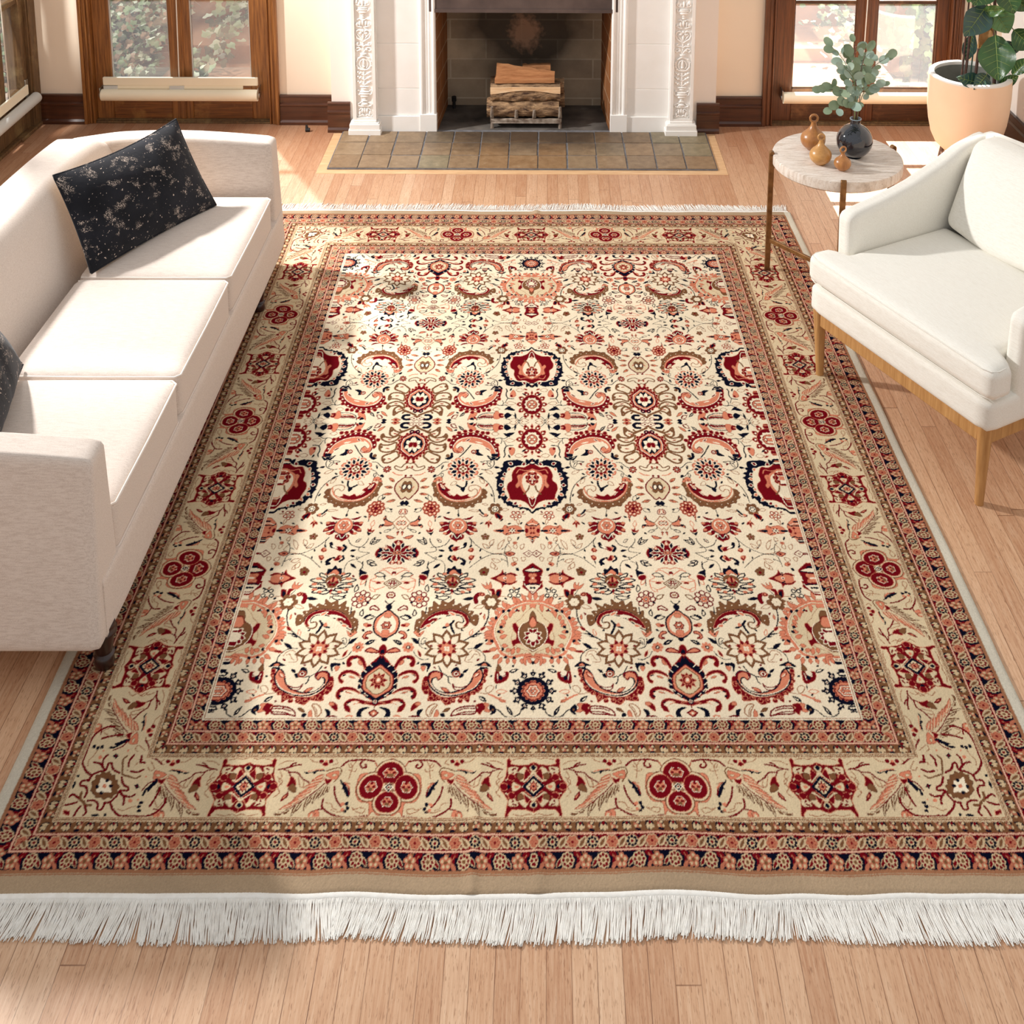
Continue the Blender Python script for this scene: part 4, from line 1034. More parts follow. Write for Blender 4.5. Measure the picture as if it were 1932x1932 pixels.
# red/navy cross flower (1725,1272)
cx,cy=1722,1272
t.f('R',(1540,1272),(1560,1235),(1600,1225),(1620,1240),(1650,1260),(1650,1285),(1610,1320),(1560,1310)); t.f('R',(1670,1190),(1710,1155),(1760,1190),(1740,1240),(1722,1262),(1700,1240)); t.f('R',(1680,1350),(1722,1380),(1765,1350),(1745,1300),(1722,1282),(1700,1300))
t.star('C',cx,cy,150,95,8,.55,0,'R',3)
for a_ in (0,45,90,135,180,225,270,315):
    a=np.radians(a_); X,Y=cx+95*np.cos(a),cy+66*np.sin(a)
    t.leaf('R',cx,cy,cx+150*np.cos(a),cy+105*np.sin(a),44,'C',1.5)
for a_ in (22,68,112,158,202,248,292,338):
    a=np.radians(a_); t.leaf('N' if a_ in (68,112,248,292,158,202,22,338) else 'R',cx+60*np.cos(a),cy+45*np.sin(a),cx+140*np.cos(a),cy+105*np.sin(a),32,'W',1.5)
t.f('N',(1560,1275),(1600,1255),(1590,1230),(1560,1225),(1570,1250)); t.f('N',(1560,1275),(1600,1290),(1590,1310),(1560,1318),(1570,1295))
for a_ in (30,90,150,210,270,330): 
    a=np.radians(a_); t.e('P',cx+108*np.cos(a),cy+82*np.sin(a),17,14,7); t.e('W',cx+108*np.cos(a),cy+82*np.sin(a),8,7,7)
t.e('P',cx,cy,20,16,6); t.e('N',cx,cy,9,7)
# lower mirrored region pieces (y> centre row 1272) 
t.f('R',(1035,1300),(1070,1295),(1090,1320),(1065,1340)); t.f('P',(1050,1300),(1080,1305),(1065,1325)); t.leaf('N',1070,1340,1085,1375,12); t.leaf('N',975,1300,985,1330,14)
t.s('N',2,(870,1282),(960,1320),(1020,1360),(1080,1405)); t.s('N',2,(870,1282),(800,1285),(750,1300),(735,1350),(730,1395)); t.s('N',2,(740,1350),(790,1325),(785,1340))
for a in [(800,1350,880,1325,34),(830,1425,860,1370,34),(600,1345,570,1310,40),(640,1340,690,1310,38)]: t.leaf('C',a[0],a[1],a[2],a[3],a[4],'T',2,bend=6)
t.s('N',9,(1180,1320),(1140,1335),(1125,1355),(1150,1370)); t.f('R',(1165,1320),(1190,1330),(1215,1295),(1240,1300),(1235,1335),(1200,1345)); t.e('P',1240,1310,16,14,6); t.s('N',6,(1255,1300),(1270,1325),(1240,1350)); t.leaf('W',1150,1345,1185,1325,10)
t.leaf('N',1320,1295,1370,1310,18); t.s('N',2,(1490,1272),(1440,1300),(1390,1330),(1330,1345),(1305,1390),(1310,1449)); t.s('N',2,(1395,1335),(1380,1310),(1410,1315)); t.leaf('N',1345,1370,1415,1415,20); t.s('N',2,(1400,1345),(1450,1370),(1470,1415))
for a in [(1490,1345,1560,1355),(1490,1345,1550,1395),(1520,1370,1590,1385)]: t.leaf('C',a[0],a[1],a[2],a[3],18,'N',3)
t.e('P',310,1380,1,1)
t.e('P',670,1370,22,16,6); t.e('R',670,1370,8,6); t.leaf('N',635,1405,655,1430,14)
t.ring('B',940,1430,26,20,5,16,-90,13); t.e('R',940,1430,12,9)

for q in [(560,330,600,352),(545,385,585,400),(640,450,600,425),(905,640,930,668),(985,560,950,545),(1060,640,1035,615),(1290,640,1330,655),(1300,700,1340,690),(1480,760,1455,790),(1250,900,1290,915),(985,1010,950,990),(1370,950,1330,935),(1290,1000,1320,1020),(620,1010,590,990),(770,960,800,985),(700,1000,735,1012),(1580,880,1545,870),(1520,1085,1550,1100),(600,905,575,890),(960,470,930,455),(1180,150,1215,160),(1100,60,1075,45)]:
    t.leaf('N' if (q[0]//10)%3 else 'R',q[0],q[1],q[2],q[3],13)
B=Chart(900,1060,4.39)
t=B
# cross ornament red (440,140)
t.f('R',(440,0),(500,35),(545,70),(535,110),(545,140),(540,180),(545,210),(500,240),(440,290),(400,240),(345,205),(360,160),(340,110),(360,60),(400,30))
t.f('R',(590,110),(640,90),(690,100),(710,65),(725,95),(770,120),(810,138),(770,155),(720,180),(715,215),(690,190),(640,190),(590,160))
t.f('P',(600,125),(640,105),(700,110),(760,135),(700,170),(640,175),(600,155)); t.p('C',(530,122),(600,122),(600,152),(530,152)); t.l('W',2.5,(530,120),(600,120));t.l('W',2.5,(530,154),(600,154))
t.s('N',2,(380,80),(440,90),(525,80)); t.f('C',(375,75),(440,50),(525,75),(440,88)); t.f('N',(410,55),(440,15),(475,55),(455,50),(440,60),(425,50)); t.s('N',3,(370,75),(440,88),(530,75))
t.ring('P',440,135,50,34,4,20,45,16); t.e('P',440,135,40,28); t.ring('W',440,135,20,16,4,7,0,6); t.ring('N',440,135,10,8,4,7,0,6)
t.s('N',4,(365,195),(400,180),(440,195),(480,180),(520,195)); t.f('C',(375,200),(440,190),(515,200),(440,255)); t.ring('N',440,222,16,14,3,12,90,10); t.e('N',475,215,10,9); t.s('W',2,(350,180),(380,215),(440,270),(505,215),(530,180))
t.ring('N',690,100,10,10,3,8,0,7); t.ring('N',690,170,10,10,3,8,0,7); t.e('W',690,135,16,12,6); t.e('R',690,135,8,7)
t.leaf('N',575,75,600,50,22); t.e('P',620,20,22,16,6); t.e('R',610,22,8,6)
t.ring('B',865,85,24,20,5,18,-90,14); t.e('R',865,88,13,10)
t.leaf('C',775,55,800,0,36,'T',2,6)
# little navy 5-flower
t.ring('N',615,270,36,34,5,22,18,19); t.ring('W',615,270,36,34,5,12,18,10); t.leaf('T',605,230,625,205,14); t.leaf('T',490,290,550,280,10); t.s('T',2,(660,290),(730,285))
# brown flower (805,335)
t.f('P',(800,215),(810,165),(825,195),(845,170),(845,200),(885,180),(850,225)); t.s('N',2,(835,235),(810,270))
t.f('R',(720,230),(760,235),(770,270),(780,225),(825,230),(800,250),(800,285),(760,300),(730,285)); t.f('N',(735,240),(765,260),(760,290),(740,280))
t.ring('B',805,335,55,46,6,28,0,24); t.e('B',805,335,50,42); t.ring('C',805,333,26,22,6,17,0,14); t.e('C',805,333,26,22); t.e('B',805,333,4,4)
t.leaf('C',750,345,670,335,26,'T',2); t.leaf('C',860,360,950,385,26,'T',2)
t.s('R',12,(885,265),(920,275),(935,300),(930,335)); t.e('R',880,270,24,16); t.e('P',880,270,10,8); t.leaf('N',945,300,1045,312,24)
# vine
t.s('N',3.5,(825,395),(832,460),(870,540),(930,590),(1000,635),(1040,655)); t.leaf('P',865,480,862,430,14); t.leaf('R',900,570,850,535,20); t.leaf('N',975,630,870,590,18,bend=6); t.leaf('W',950,615,880,597,6); t.leaf('C',985,610,960,560,20,'P',2)
t.s('N',2.5,(1000,720),(950,718),(900,735),(862,780),(860,830)); t.leaf('N',955,718,870,670,26); t.leaf('R',885,745,800,740,18)
t.f('C',(900,780),(920,740),(970,735),(1010,780),(1020,820),(960,830),(920,810)); t.s('T',2,(900,780),(920,745),(970,735),(1010,780),(1025,825),(960,830)); t.s('T',2,(925,770),(950,765),(975,800),(1000,815))
# palmette navy (1125,170)
for q in [[(1000,95),(1050,110),(1080,145),(1040,130),(1005,120)],[(935,150),(1000,140),(1070,170),(1010,175),(960,165)],[(940,205),(1000,185),(1070,205),(1010,215)],[(975,255),(1020,225),(1090,225),(1050,255)],[(1040,262),(1080,240),(1120,245),(1090,268)]]:
    q2=[(x-0,y) for x,y in q]; m=[(2*1122-x,y) for x,y in q]
    for Q in (q2,m): t.o('C','N',4,*Q)
for x,y,r in [(1000,140,28),(975,185,24),(1060,100,24),(990,230,24),(1040,250,20)]:
    t.e('P',x,y,r,11,6); t.e('P',2*1122-x,y,r,11,6)
t.f('N',(1050,60),(1085,60),(1105,30),(1130,55),(1165,55),(1170,105),(1140,95),(1110,70),(1075,95),(1055,110)); t.f('P',(1080,100),(1110,65),(1150,90),(1140,110),(1110,95))
t.f('B',(1060,150),(1090,115),(1125,110),(1165,115),(1190,150),(1165,190),(1150,215),(1100,215),(1080,190)); t.ring('R',1125,165,34,28,7,14,-90,12); t.s('W',2,(1075,170),(1095,150),(1125,170),(1155,145),(1180,170)); t.f('P',(1090,150),(1120,125),(1160,150),(1140,165),(1110,165)); t.e('N',1125,185,7,6); t.l('R',6,(1120,130),(1122,165))
t.e('R',1130,238,14,14,6); t.e('P',1130,262,8,7)
t.leaf('C',1150,290,1265,298,32,'N',3,6); t.s('N',2,(1140,280),(1140,310))
# upper paisley brown beads
t.f('B',(915,500),(915,440),(965,440),(950,410),(1000,400),(980,345),(1040,370),(1060,345),(1110,360),(1110,310),(1160,340),(1210,320),(1230,360),(1280,325),(1290,370),(1320,380),(1330,420),(1380,405),(1385,460),(1430,490),(1440,590),(1400,580),(1380,520),(1300,440),(1200,400),(1100,395),(1020,430),(990,490),(940,530))
for x,y in [(950,485),(965,445),(985,420),(1010,385),(1060,375),(1120,360),(1185,360),(1245,380),(1300,395),(1340,430),(1370,465),(1400,500),(1420,545)]: t.eo('C','B',2,x,y,10,8,8)
t.o('C','N',3,(985,480),(1010,435),(1060,405),(1130,398),(1220,405),(1290,430),(1350,480),(1400,550),(1390,565),(1340,540),(1290,505),(1250,480),(1180,450),(1100,440),(1050,455),(1035,490),(1050,505),(1080,500),(1095,520),(1085,545),(1050,550),(1010,530))
t.f('R',(990,490),(1015,435),(1080,405),(1140,400),(1230,410),(1300,440),(1360,490),(1395,550),(1340,530),(1290,490),(1260,490),(1240,455),(1170,440),(1130,430),(1080,430),(1040,450),(1015,500),(1040,535),(1000,520))
t.f('C',(1180,440),(1230,440),(1290,465),(1200,462)); t.leaf('P',1100,445,1160,415,22,'W',2); t.leaf('P',1300,520,1360,535,22,'W',2,4); t.s('W',2,(1190,450),(1260,450),(1320,480)); t.leaf('C',1170,470,1260,480,8)
t.s('B',4,(1010,530),(1050,552),(1090,545),(1098,515),(1080,498),(1050,505))
t.f('P',(1360,570),(1400,590),(1450,580),(1420,615),(1395,620)); t.e('N',1400,600,8,6); t.leaf('P',1425,570,1440,600,14)
t.s('N',6,(1115,490),(1140,515),(1180,540),(1205,545)); t.s('N',6,(1140,520),(1135,550),(1115,590)); t.f('P',(1160,510),(1180,510),(1185,535),(1155,530))
# brown daisy (1175,720)
cx,cy=1175,720
for i in range(10):
    a=np.radians(i*36+18);t.leaf('B',cx+20*np.cos(a),cy+15*np.sin(a),cx+195*np.cos(a),cy+160*np.sin(a),96)
for i in range(10):
    a=np.radians(i*36+18);t.leaf('C',cx+60*np.cos(a),cy+50*np.sin(a),cx+165*np.cos(a),cy+132*np.sin(a),52)
for i in range(10):
    a=np.radians(i*36+0);t.e('B',cx+128*np.cos(a),cy+105*np.sin(a),9,9,6)
for i in range(8):
    a=np.radians(i*45+22.5);t.leaf('R',cx+15*np.cos(a),cy+15*np.sin(a),cx+88*np.cos(a),cy+78*np.sin(a),38)
t.e('P',cx,cy,48,40,8); t.ring('P',cx,cy,40,34,8,16,0,14); t.ring('C',cx,cy,16,14,4,12,45,11); t.e('P',cx,cy,6,5)
# right vines
t.s('N',2,(1340,640),(1360,630),(1385,650),(1385,690)); t.s('N',2.5,(1340,720),(1380,710),(1405,680),(1405,635)); t.leaf('N',1405,680,1470,625,28); t.leaf('C',1350,650,1375,685,12,'N',1.5); t.s('N',2,(1330,805),(1380,810),(1430,780),(1450,740)); t.leaf('R',1390,790,1415,730,20)
t.f('N',(1310,840),(1385,840),(1390,860),(1340,865),(1345,915),(1325,890)); t.f('P',(1350,870),(1390,865),(1385,895),(1370,905))
t.s('N',3,(1245,865),(1215,920),(1170,950),(1165,990),(1150,1010)); t.leaf('N',1170,945,1115,960,10)
# bud rose
t.leaf('N',1045,920,995,885,20); t.f('N',(1070,900),(1090,870),(1130,890),(1140,930),(1110,960),(1070,945)); t.f('N',(1035,930),(1070,925),(1075,960),(1050,955)); t.e('R',1100,930,34,28,8); t.e('W',1100,928,22,17,8); t.e('R',1100,928,14,11,8)
# paisley foot calyx (865,860)
t.f('N',(805,870),(830,840),(865,825),(905,840),(945,860),(900,865),(905,890),(835,890),(840,870)); t.f('P',(845,860),(865,840),(890,858)); t.leaf('W',830,868,905,868,6)
# Lower paisley
t.f('R',(835,895),(870,890),(880,950),(920,1020),(980,1070),(1060,1105),(1160,1120),(1240,1110),(1310,1060),(1335,990),(1330,950),(1370,960),(1385,1060),(1330,1100),(1340,1150),(1260,1150),(1240,1130),(1190,1185),(1120,1160),(1100,1125),(1040,1140),(1000,1165),(985,1110),(950,1090),(900,1065),(870,990),(850,940))
for x,y in [(862,935),(875,985),(905,1045),(960,1085),(1020,1120),(1070,1150),(1130,1150),(1190,1150),(1250,1130),(1310,1130),(1350,1080),(1355,1010)]: t.e('R',x,y,24,20,6)
for x,y in [(862,940),(878,990),(900,1040),(965,1090),(1015,1120),(1070,1140),(1130,1145),(1190,1140),(1245,1125),(1300,1100),(1335,1060),(1350,1010)]: t.e('P',x,y,8,8,7); 
t.o('P','N',4,(890,900),(880,950),(910,1010),(960,1055),(1040,1090),(1140,1108),(1220,1100),(1290,1060),(1325,1010),(1330,950),(1310,915),(1270,905),(1230,920),(1222,960),(1245,980),(1275,960),(1300,975),(1300,1020),(1250,1070),(1180,1085),(1110,1075),(1040,1050),(985,1000),(945,920),(910,890))
t.f('C',(960,930),(1000,960),(1050,1000),(1100,1030),(1160,1020),(1210,990),(1225,950),(1250,985),(1270,960),(1290,1000),(1240,1050),(1180,1040),(1100,1050),(1040,1030),(1000,1000))
t.s('R',4,(1222,960),(1215,930),(1260,910),(1310,925),(1330,970)); t.s('R',3,(1222,955),(1245,978),(1262,955)); t.s('R',3,(1000,1020),(1060,1040),(1110,1035),(1130,1010),(1110,1060),(1050,1060)); t.leaf('P',905,915,970,960,34,'R',2); t.leaf('W',915,925,955,955,8); t.leaf('P',1160,1075,1230,1040,24,'R',2); t.s('W',2,(900,980),(950,1040),(1050,1085),(1160,1100),(1260,1070),(1310,1010))
# bottom row left of paisley
t.s('T',2,(795,1040),(830,1070),(850,1095),(940,1080)); t.o('C','T',2,(800,1060),(790,1035),(820,1025),(855,1050),(850,1085),(820,1080)); t.leaf('C',770,1075,680,1075,28,'P',2); t.s('P',5,(700,1150),(740,1140),(800,1110),(830,1100)); t.leaf('P',750,1140,690,1165,16); t.leaf('P',750,1130,720,1120,12)
t.leaf('N',775,1060,765,1010,10)
t.leaf('N',665,915,580,890,32); t.leaf('W',650,908,600,893,12)
t.f('R',(665,915),(700,910),(715,935),(770,900),(785,990),(760,1010),(700,990),(670,960)); t.f('C',(690,925),(715,905),(740,905),(740,935),(715,945)); t.f('B',(725,890),(750,845),(765,870),(770,900),(740,905)); t.f('N',(720,950),(740,940),(750,965),(735,980),(720,975)); t.leaf('W',760,920,755,985,8); t.leaf('W',690,945,720,950,6)
t.leaf('N',850,1160,920,1110,30); t.leaf('W',870,1150,910,1122,10); t.f('N',(770,1220),(800,1185),(825,1185),(830,1230),(810,1240),(825,1270),(780,1250)); t.f('P',(830,1180),(870,1170),(885,1210),(860,1245),(820,1240),(845,1210)); t.f('R',(880,1170),(940,1185),(920,1210),(940,1230),(905,1270),(890,1240),(860,1220)); t.e('B',800,1225,10,10)
t.s('N',3,(565,1220),(580,1260),(640,1285),(700,1280),(750,1230),(785,1220)); t.leaf('N',635,1275,690,1190,34); t.leaf('W',650,1255,672,1215,6)
t.o('C','R',4,(940,1200),(1000,1195),(1080,1210),(1130,1240),(1145,1275),(1120,1270),(1050,1262),(970,1260),(940,1245)); t.s('R',3,(945,1215),(1030,1215),(1095,1235)); t.s('R',3,(945,1240),(1040,1245),(1100,1262))
t.leaf('B',1150,1210,1220,1245,22); t.f('N',(1195,1275),(1210,1250),(1240,1265),(1215,1290)); t.f('P',(1245,1255),(1265,1225),(1290,1285),(1265,1290)); t.o('C','T',3,(1260,1185),(1300,1180),(1345,1220),(1350,1260),(1320,1285),(1300,1240)); t.s('T',2,(1280,1195),(1310,1230),(1325,1270))
t.f('R',(1395,1165),(1430,1160),(1470,1190),(1480,1235),(1460,1230),(1420,1200)); t.f('P',(1395,1165),(1430,1165),(1440,1185),(1405,1190)); t.f('N',(1375,1220),(1420,1230),(1430,1270),(1405,1305),(1400,1260)); t.s('R',8,(1400,1295),(1450,1282),(1500,1295)); t.s('P',4,(1550,1300),(1580,1275),(1610,1275),(1640,1300))
# navy rosette bottom centre (460,1070)
cx,cy=457,1070
t.e('N',cx,cy,140,118,28)
for i in range(12):
    a=np.radians(i*30); X,Y=cx+158*np.cos(a),cy+142*np.sin(a)
    t.e('N',X,Y,26,24,8)
    a2=a; t.e('N',cx+190*np.cos(a),cy+172*np.sin(a),14,12,6)
    dx,dy=-np.sin(a),np.cos(a); t.e('N',X+24*dx+6*np.cos(a),Y+22*dy+6*np.sin(a),11,11,4); t.e('N',X-24*dx+6*np.cos(a),Y-22*dy+6*np.sin(a),11,11,4)
t.ring('W',cx,cy,158,142,12,11,0,10); t.ring('R',cx,cy,158,142,12,6,0,5)
t.ring('P',cx,cy,94,76,14,15,0,13); t.e('P',cx,cy,92,74,24); t.star(None,cx,cy,98,82,14,.85,0,'R',2.5); t.star('P',cx,cy,68,54,6,.8,0,'R',3); t.star(None,cx,cy,60,46,6,.8,0,'W',1.5); t.ring('R',cx,cy,24,20,6,11,0,10); t.ring('W',cx,cy,24,20,6,6,0,5)
t.f('N',(430,820),(450,835),(480,815),(485,835),(455,855),(430,840)); t.e('R',455,812,10,12)
# peach wreath palmette (445,590)
for r_ in [[(447,330),(520,325),(600,350),(680,390),(745,450),(790,530),(795,610),(760,690),(720,760),(640,790),(560,775),(500,770),(447,775)]]:
    t.f('G',*[(447,340),*[(447+(x-447)*.93,555+(y-555)*.93) for x,y in r_[1:-1]],(447,765)]); t.s('P',8,*r_)
rs=random.Random(4)
for x,y,a in [(520,325,-60),(560,340,-40),(600,350,-70),(640,375,-20),(680,385,-60),(700,400,-10),(745,440,-50),(770,480,-10),(790,520,-30),(800,580,10),(800,620,-10),(790,660,20),(760,720,10),(740,770,30),(720,790,60),(670,800,80),(620,800,95),(560,800,100),(500,800,110),(600,375,60),(640,400,80),(690,440,100),(720,480,130),(740,520,160),(750,580,180),(740,630,200),(720,690,170),(690,740,200),(640,770,250),(590,760,260),(530,350,80),(480,315,-80),(470,345,90)]:
    ln=62 if rs.random()<.6 else 44
    aa=np.radians(a); t.leaf('P',x,y,x+ln*np.cos(aa)*1.15,y+ln*np.sin(aa)*1.1,28)
t.leaf('P',780,640,868,630,40); t.leaf('P',790,560,850,535,26)
for x,y,a in [(705,410,60),(765,465,80),(725,540,40),(745,580,160),(805,655,-45),(715,725,80),(620,795,30),(690,790,20),(600,398,20),(660,405,10)]:
    aa=np.radians(a); t.leaf('N',x-17*np.cos(aa),y-17*np.sin(aa),x+19*np.cos(aa),y+19*np.sin(aa),22)
t.leaf('W',598,390,620,405,10);t.e('R',580,405,14,9,6); t.leaf('W',720,720,750,735,8)
t.s('P',5,(447,350),(520,350),(580,370),(650,420)); t.f('P',(365,850),(380,780),(447,765),(530,775),(545,830),(520,860),(515,810),(447,795),(390,810))
t.s('R',2,(385,790),(447,778),(520,790)); 
t.f('G',(447,400),(520,420),(560,470),(600,500),(620,560),(640,640),(600,700),(500,745),(447,760))
t.f('R',(540,505),(580,540),(600,510),(630,515),(625,560),(600,600),(605,640),(640,655),(625,700),(600,680),(560,680),(500,725),(447,755),(447,720),(520,690),(575,630),(575,580),(555,540))
t.f('B',(447,450),(470,480),(510,500),(560,530),(575,580),(570,640),(520,700),(447,735)); t.f('B',(447,400),(475,420),(490,460),(480,500),(447,470))
t.s('W',2,(540,505),(575,550),(580,620),(540,690),(447,745)); t.f('P',(447,450),(480,480),(490,520),(470,540),(447,530)); t.s('R',2,(447,440),(480,465),(500,505)); t.leaf('P',447,440,447,390,16)
for i in range(11):
    a=np.radians(-90+i*32.7); t.leaf('R',447+25*np.cos(a),625+25*np.sin(a),447+95*np.cos(a),622+85*np.sin(a),44,'W',2)
t.f('C',(447,565),(470,590),(500,600),(495,640),(470,660),(447,665),(425,655),(400,640),(400,600),(430,590)); t.leaf('G',447,620,447,665,20)
# ---- middle column
# faint motif (1605,170)
t.s('P',3,(1480,80),(1520,70),(1570,95),(1595,110)); t.s('P',3,(1500,60),(1560,50),(1600,60)); t.e('R',1597,92,10,12); t.leaf('C',1450,105,1545,120,28,'N',3,-4); t.l('N',3,(1530,120),(1547,145))
t.s('P',3,(1430,150),(1440,210),(1500,230),(1560,205)); t.s('P',3,(1430,155),(1470,165),(1540,165)); t.f('R',(1480,175),(1500,165),(1530,178),(1495,185)); t.leaf('C',1440,215,1500,250,20,'P',2); t.s('P',2.5,(1430,150),(1470,130),(1450,110))
t.po('C','B',3,(1545,178),(1605,140),(1670,180),(1610,222)); t.po('C','B',2,(1565,180),(1606,153),(1650,180),(1610,208)); t.ring('R',1607,178,16,14,4,8,0,7); t.e('R',1607,178,9,8); t.ring('N',1607,178,24,20,4,4,45,4)
t.eo('C','R',4,1625,275,25,24,7); t.e('T',1625,275,10,9)
# rose (1400,310) small 8 petal
cx,cy=1400,310
t.ring('C',cx,cy,56,52,8,23,0,20,l='R',w=3.5); t.e('P',cx,cy,28,25); t.e('N',cx,cy,12,11); t.e('W',cx,cy,6,5)
t.leaf('C',1330,250,1330,190,26,'N',3,6); t.leaf('C',1360,190,1395,130,34,'P',2.5); t.s('N',3,(1395,130),(1400,200))
t.f('N',(1315,70),(1345,75),(1385,95),(1340,110),(1330,135)); t.f('R',(1335,125),(1360,110),(1395,110),(1400,135),(1370,155),(1340,145)); t.s('N',3,(1320,0),(1330,40),(1315,75))
t.leaf('C',1485,305,1545,275,28,'B',3); t.leaf('C',1450,450,1440,395,24,'N',3,-8); t.s('N',3,(1340,375),(1350,430)); 
# hanging oval (1665,520)
t.e('N',1645,372,24,24,7); t.s('N',3,(1605,325),(1640,350),(1670,325)); t.l('N',5,(1645,380),(1647,400))
t.o('P','N',4,(1645,402),(1680,425),(1745,470),(1762,520),(1745,570),(1690,630),(1640,615),(1590,580),(1567,520),(1572,465),(1610,430))
t.o('C','P',2,(1650,420),(1680,440),(1725,475),(1740,520),(1720,570),(1685,610),(1640,590),(1600,560),(1590,510),(1605,465)); t.eo('P','T',2,1655,445,24,20,8); t.star('P',1668,525,38,34,6,.7,0,'R',3); t.e('R',1668,525,20,18); t.e('C',1668,522,9,8); t.f('P',(1650,570),(1680,560),(1700,580),(1680,612),(1655,600))
t.f('N',(1665,640),(1685,630),(1705,645),(1685,660))
t.o('C','R',4,(1500,375),(1530,365),(1575,395),(1560,402),(1520,390),(1500,400)); t.leaf('N',1460,470,1530,435,24); t.leaf('C',1480,470,1560,455,26,'N',3); t.leaf('P',1480,515,1545,535,26); t.f('R',(1510,520),(1540,515),(1555,530),(1525,540)); t.o('P','R',3,(1560,575),(1525,580),(1505,620),(1535,640),(1530,605),(1570,590)); 
t.leaf('N',1540,685,1625,645,30); t.leaf('W',1565,672,1605,655,5)
t.ring('P',1495,708,36,32,8,14,0,13); t.ring('P',1495,708,20,18,6,12,0,11); t.eo('W','N',3,1495,708,13,12,8)
# big lower jewel (1740,980)
t.f('R',(1670,720),(1690,685),(1715,700),(1730,725),(1715,770),(1690,770)); t.f('N',(1690,745),(1700,725),(1712,745),(1700,765)); t.o('P','R',4,(1565,740),(1590,715),(1630,720),(1680,750),(1630,752)); 
cv=[ [(1455,870),(1435,830),(1450,785),(1500,775),(1560,790),(1600,840),(1625,900),(1600,890),(1560,830),(1500,800),(1465,820),(1485,840),(1480,865)],
 [(1430,1000),(1405,955),(1430,905),(1490,895),(1550,915),(1600,960),(1600,985),(1550,950),(1490,925),(1440,935),(1430,965),(1460,985),(1455,1005)],
 [(1460,1140),(1430,1110),(1435,1060),(1480,1035),(1550,1040),(1610,1070),(1640,1095),(1570,1075),(1490,1070),(1460,1090),(1475,1125)],
 [(1590,1245),(1545,1230),(1520,1180),(1545,1140),(1600,1130),(1690,1150),(1790,1165),(1700,1180),(1610,1165),(1570,1180),(1585,1220)],
]
for q in cv: t.f('R',*q)
for q in [[(1470,820),(1500,795),(1550,820),(1600,890),(1550,850),(1500,850)],[(1440,950),(1480,920),(1560,945),(1600,980),(1530,965),(1480,975)],[(1460,1085),(1500,1060),(1570,1070),(1620,1095),(1550,1090),(1490,1110)],[(1545,1175),(1590,1150),(1640,1160),(1600,1180),(1570,1195)]]: t.f('C',*q); t.s('P',2,*q[:4])
for x,y in [(1495,800),(1450,940),(1470,1075),(1555,1165)]: t.leaf('N',x-16,y+4,x+18,y-6,12)
t.leaf('P',1530,815,1570,860,20);t.leaf('P',1490,945,1550,965,14);t.leaf('P',1500,1075,1560,1090,12)
t.f('R',(1690,1170),(1750,1160),(1850,1150),(1900,1165),(1800,1195),(1780,1195)); 
t.p('R',(1640,840),(1700,770),(1780,830),(1900,900),(1900,1090),(1770,1160),(1700,1130),(1640,1090),(1590,1020),(1590,900))
t.p('N',(1700,780),(1735,830),(1800,845),(1870,890),(1885,950),(1910,990),(1905,1060),(1840,1120),(1770,1175),(1700,1110),(1630,1080),(1590,1020),(1590,960),(1600,900),(1640,860),(1680,830))
for x,y in [(1630,880),(1605,930),(1600,985),(1610,1035),(1650,1080),(1700,1110),(1670,850)]: t.e('N',x,y,24,22,5)
for x,y in [(1650,860),(1612,905),(1598,960),(1603,1010),(1630,1062),(1680,1100)]: t.l('W',1.5,(x-18,y-12),(x+12,y+10))
t.p('P',(1720,852),(1740,875),(1840,930),(1865,985),(1855,1035),(1800,1110),(1770,1130),(1725,1105),(1640,1055),(1622,1000),(1625,940)); t.s('R',2,(1720,852),(1625,940),(1622,1000),(1640,1055),(1725,1105))
t.p('G',(1722,880),(1820,935),(1840,985),(1830,1030),(1775,1100),(1730,1090),(1660,1040),(1645,1000),(1648,945)); t.l('B',2.5,(1722,880),(1648,945),(1645,1000),(1660,1040),(1730,1090),(1775,1100),(1830,1030),(1840,985),(1820,935),(1722,880))
for a_ in range(8):
    a=np.radians(a_*45-90); t.leaf('R',1740,980,1740+72*np.cos(a),980+78*np.sin(a),34)
t.e('R',1740,980,38,38,8); t.e('P',1740,978,20,28,8); t.e('C',1740,978,10,14,8)
t.e('N',1775,1155,28,26); t.e('W',1775,1155,19,17); t.e('R',1775,1155,15,14); t.e('W',1775,1155,8,7)
t.f('N',(1740,1205),(1690,1205),(1655,1225),(1645,1260),(1665,1295),(1710,1295),(1690,1270),(1690,1235)); t.po('P','R',4,(1745,1250),(1780,1225),(1835,1260),(1790,1285)); t.e('C',1788,1255,12,10)
t.s('R',5,(1780,1190),(1790,1225))

for q in [(905,440,880,420),(860,660,835,640),(1290,700,1320,690),(1060,560,1035,575),(930,820,900,800),(1110,860,1085,850),(1290,870,1265,885),(1400,830,1430,850),(1480,560,1510,575),(1450,330,1480,345),(1290,130,1265,110),(1240,290,1270,275),(700,300,670,310),(560,215,590,230),(1040,30,1015,15),(640,870,615,855),(800,940,825,955),(760,1110,735,1095),(960,1160,935,1150),(1480,1120,1450,1105),(1560,640,1530,620)]:
    t.leaf('N' if (q[0]//10)%3 else 'R',q[0],q[1],q[2],q[3],14)
C=Chart(990,1400,3.4125)
t=C
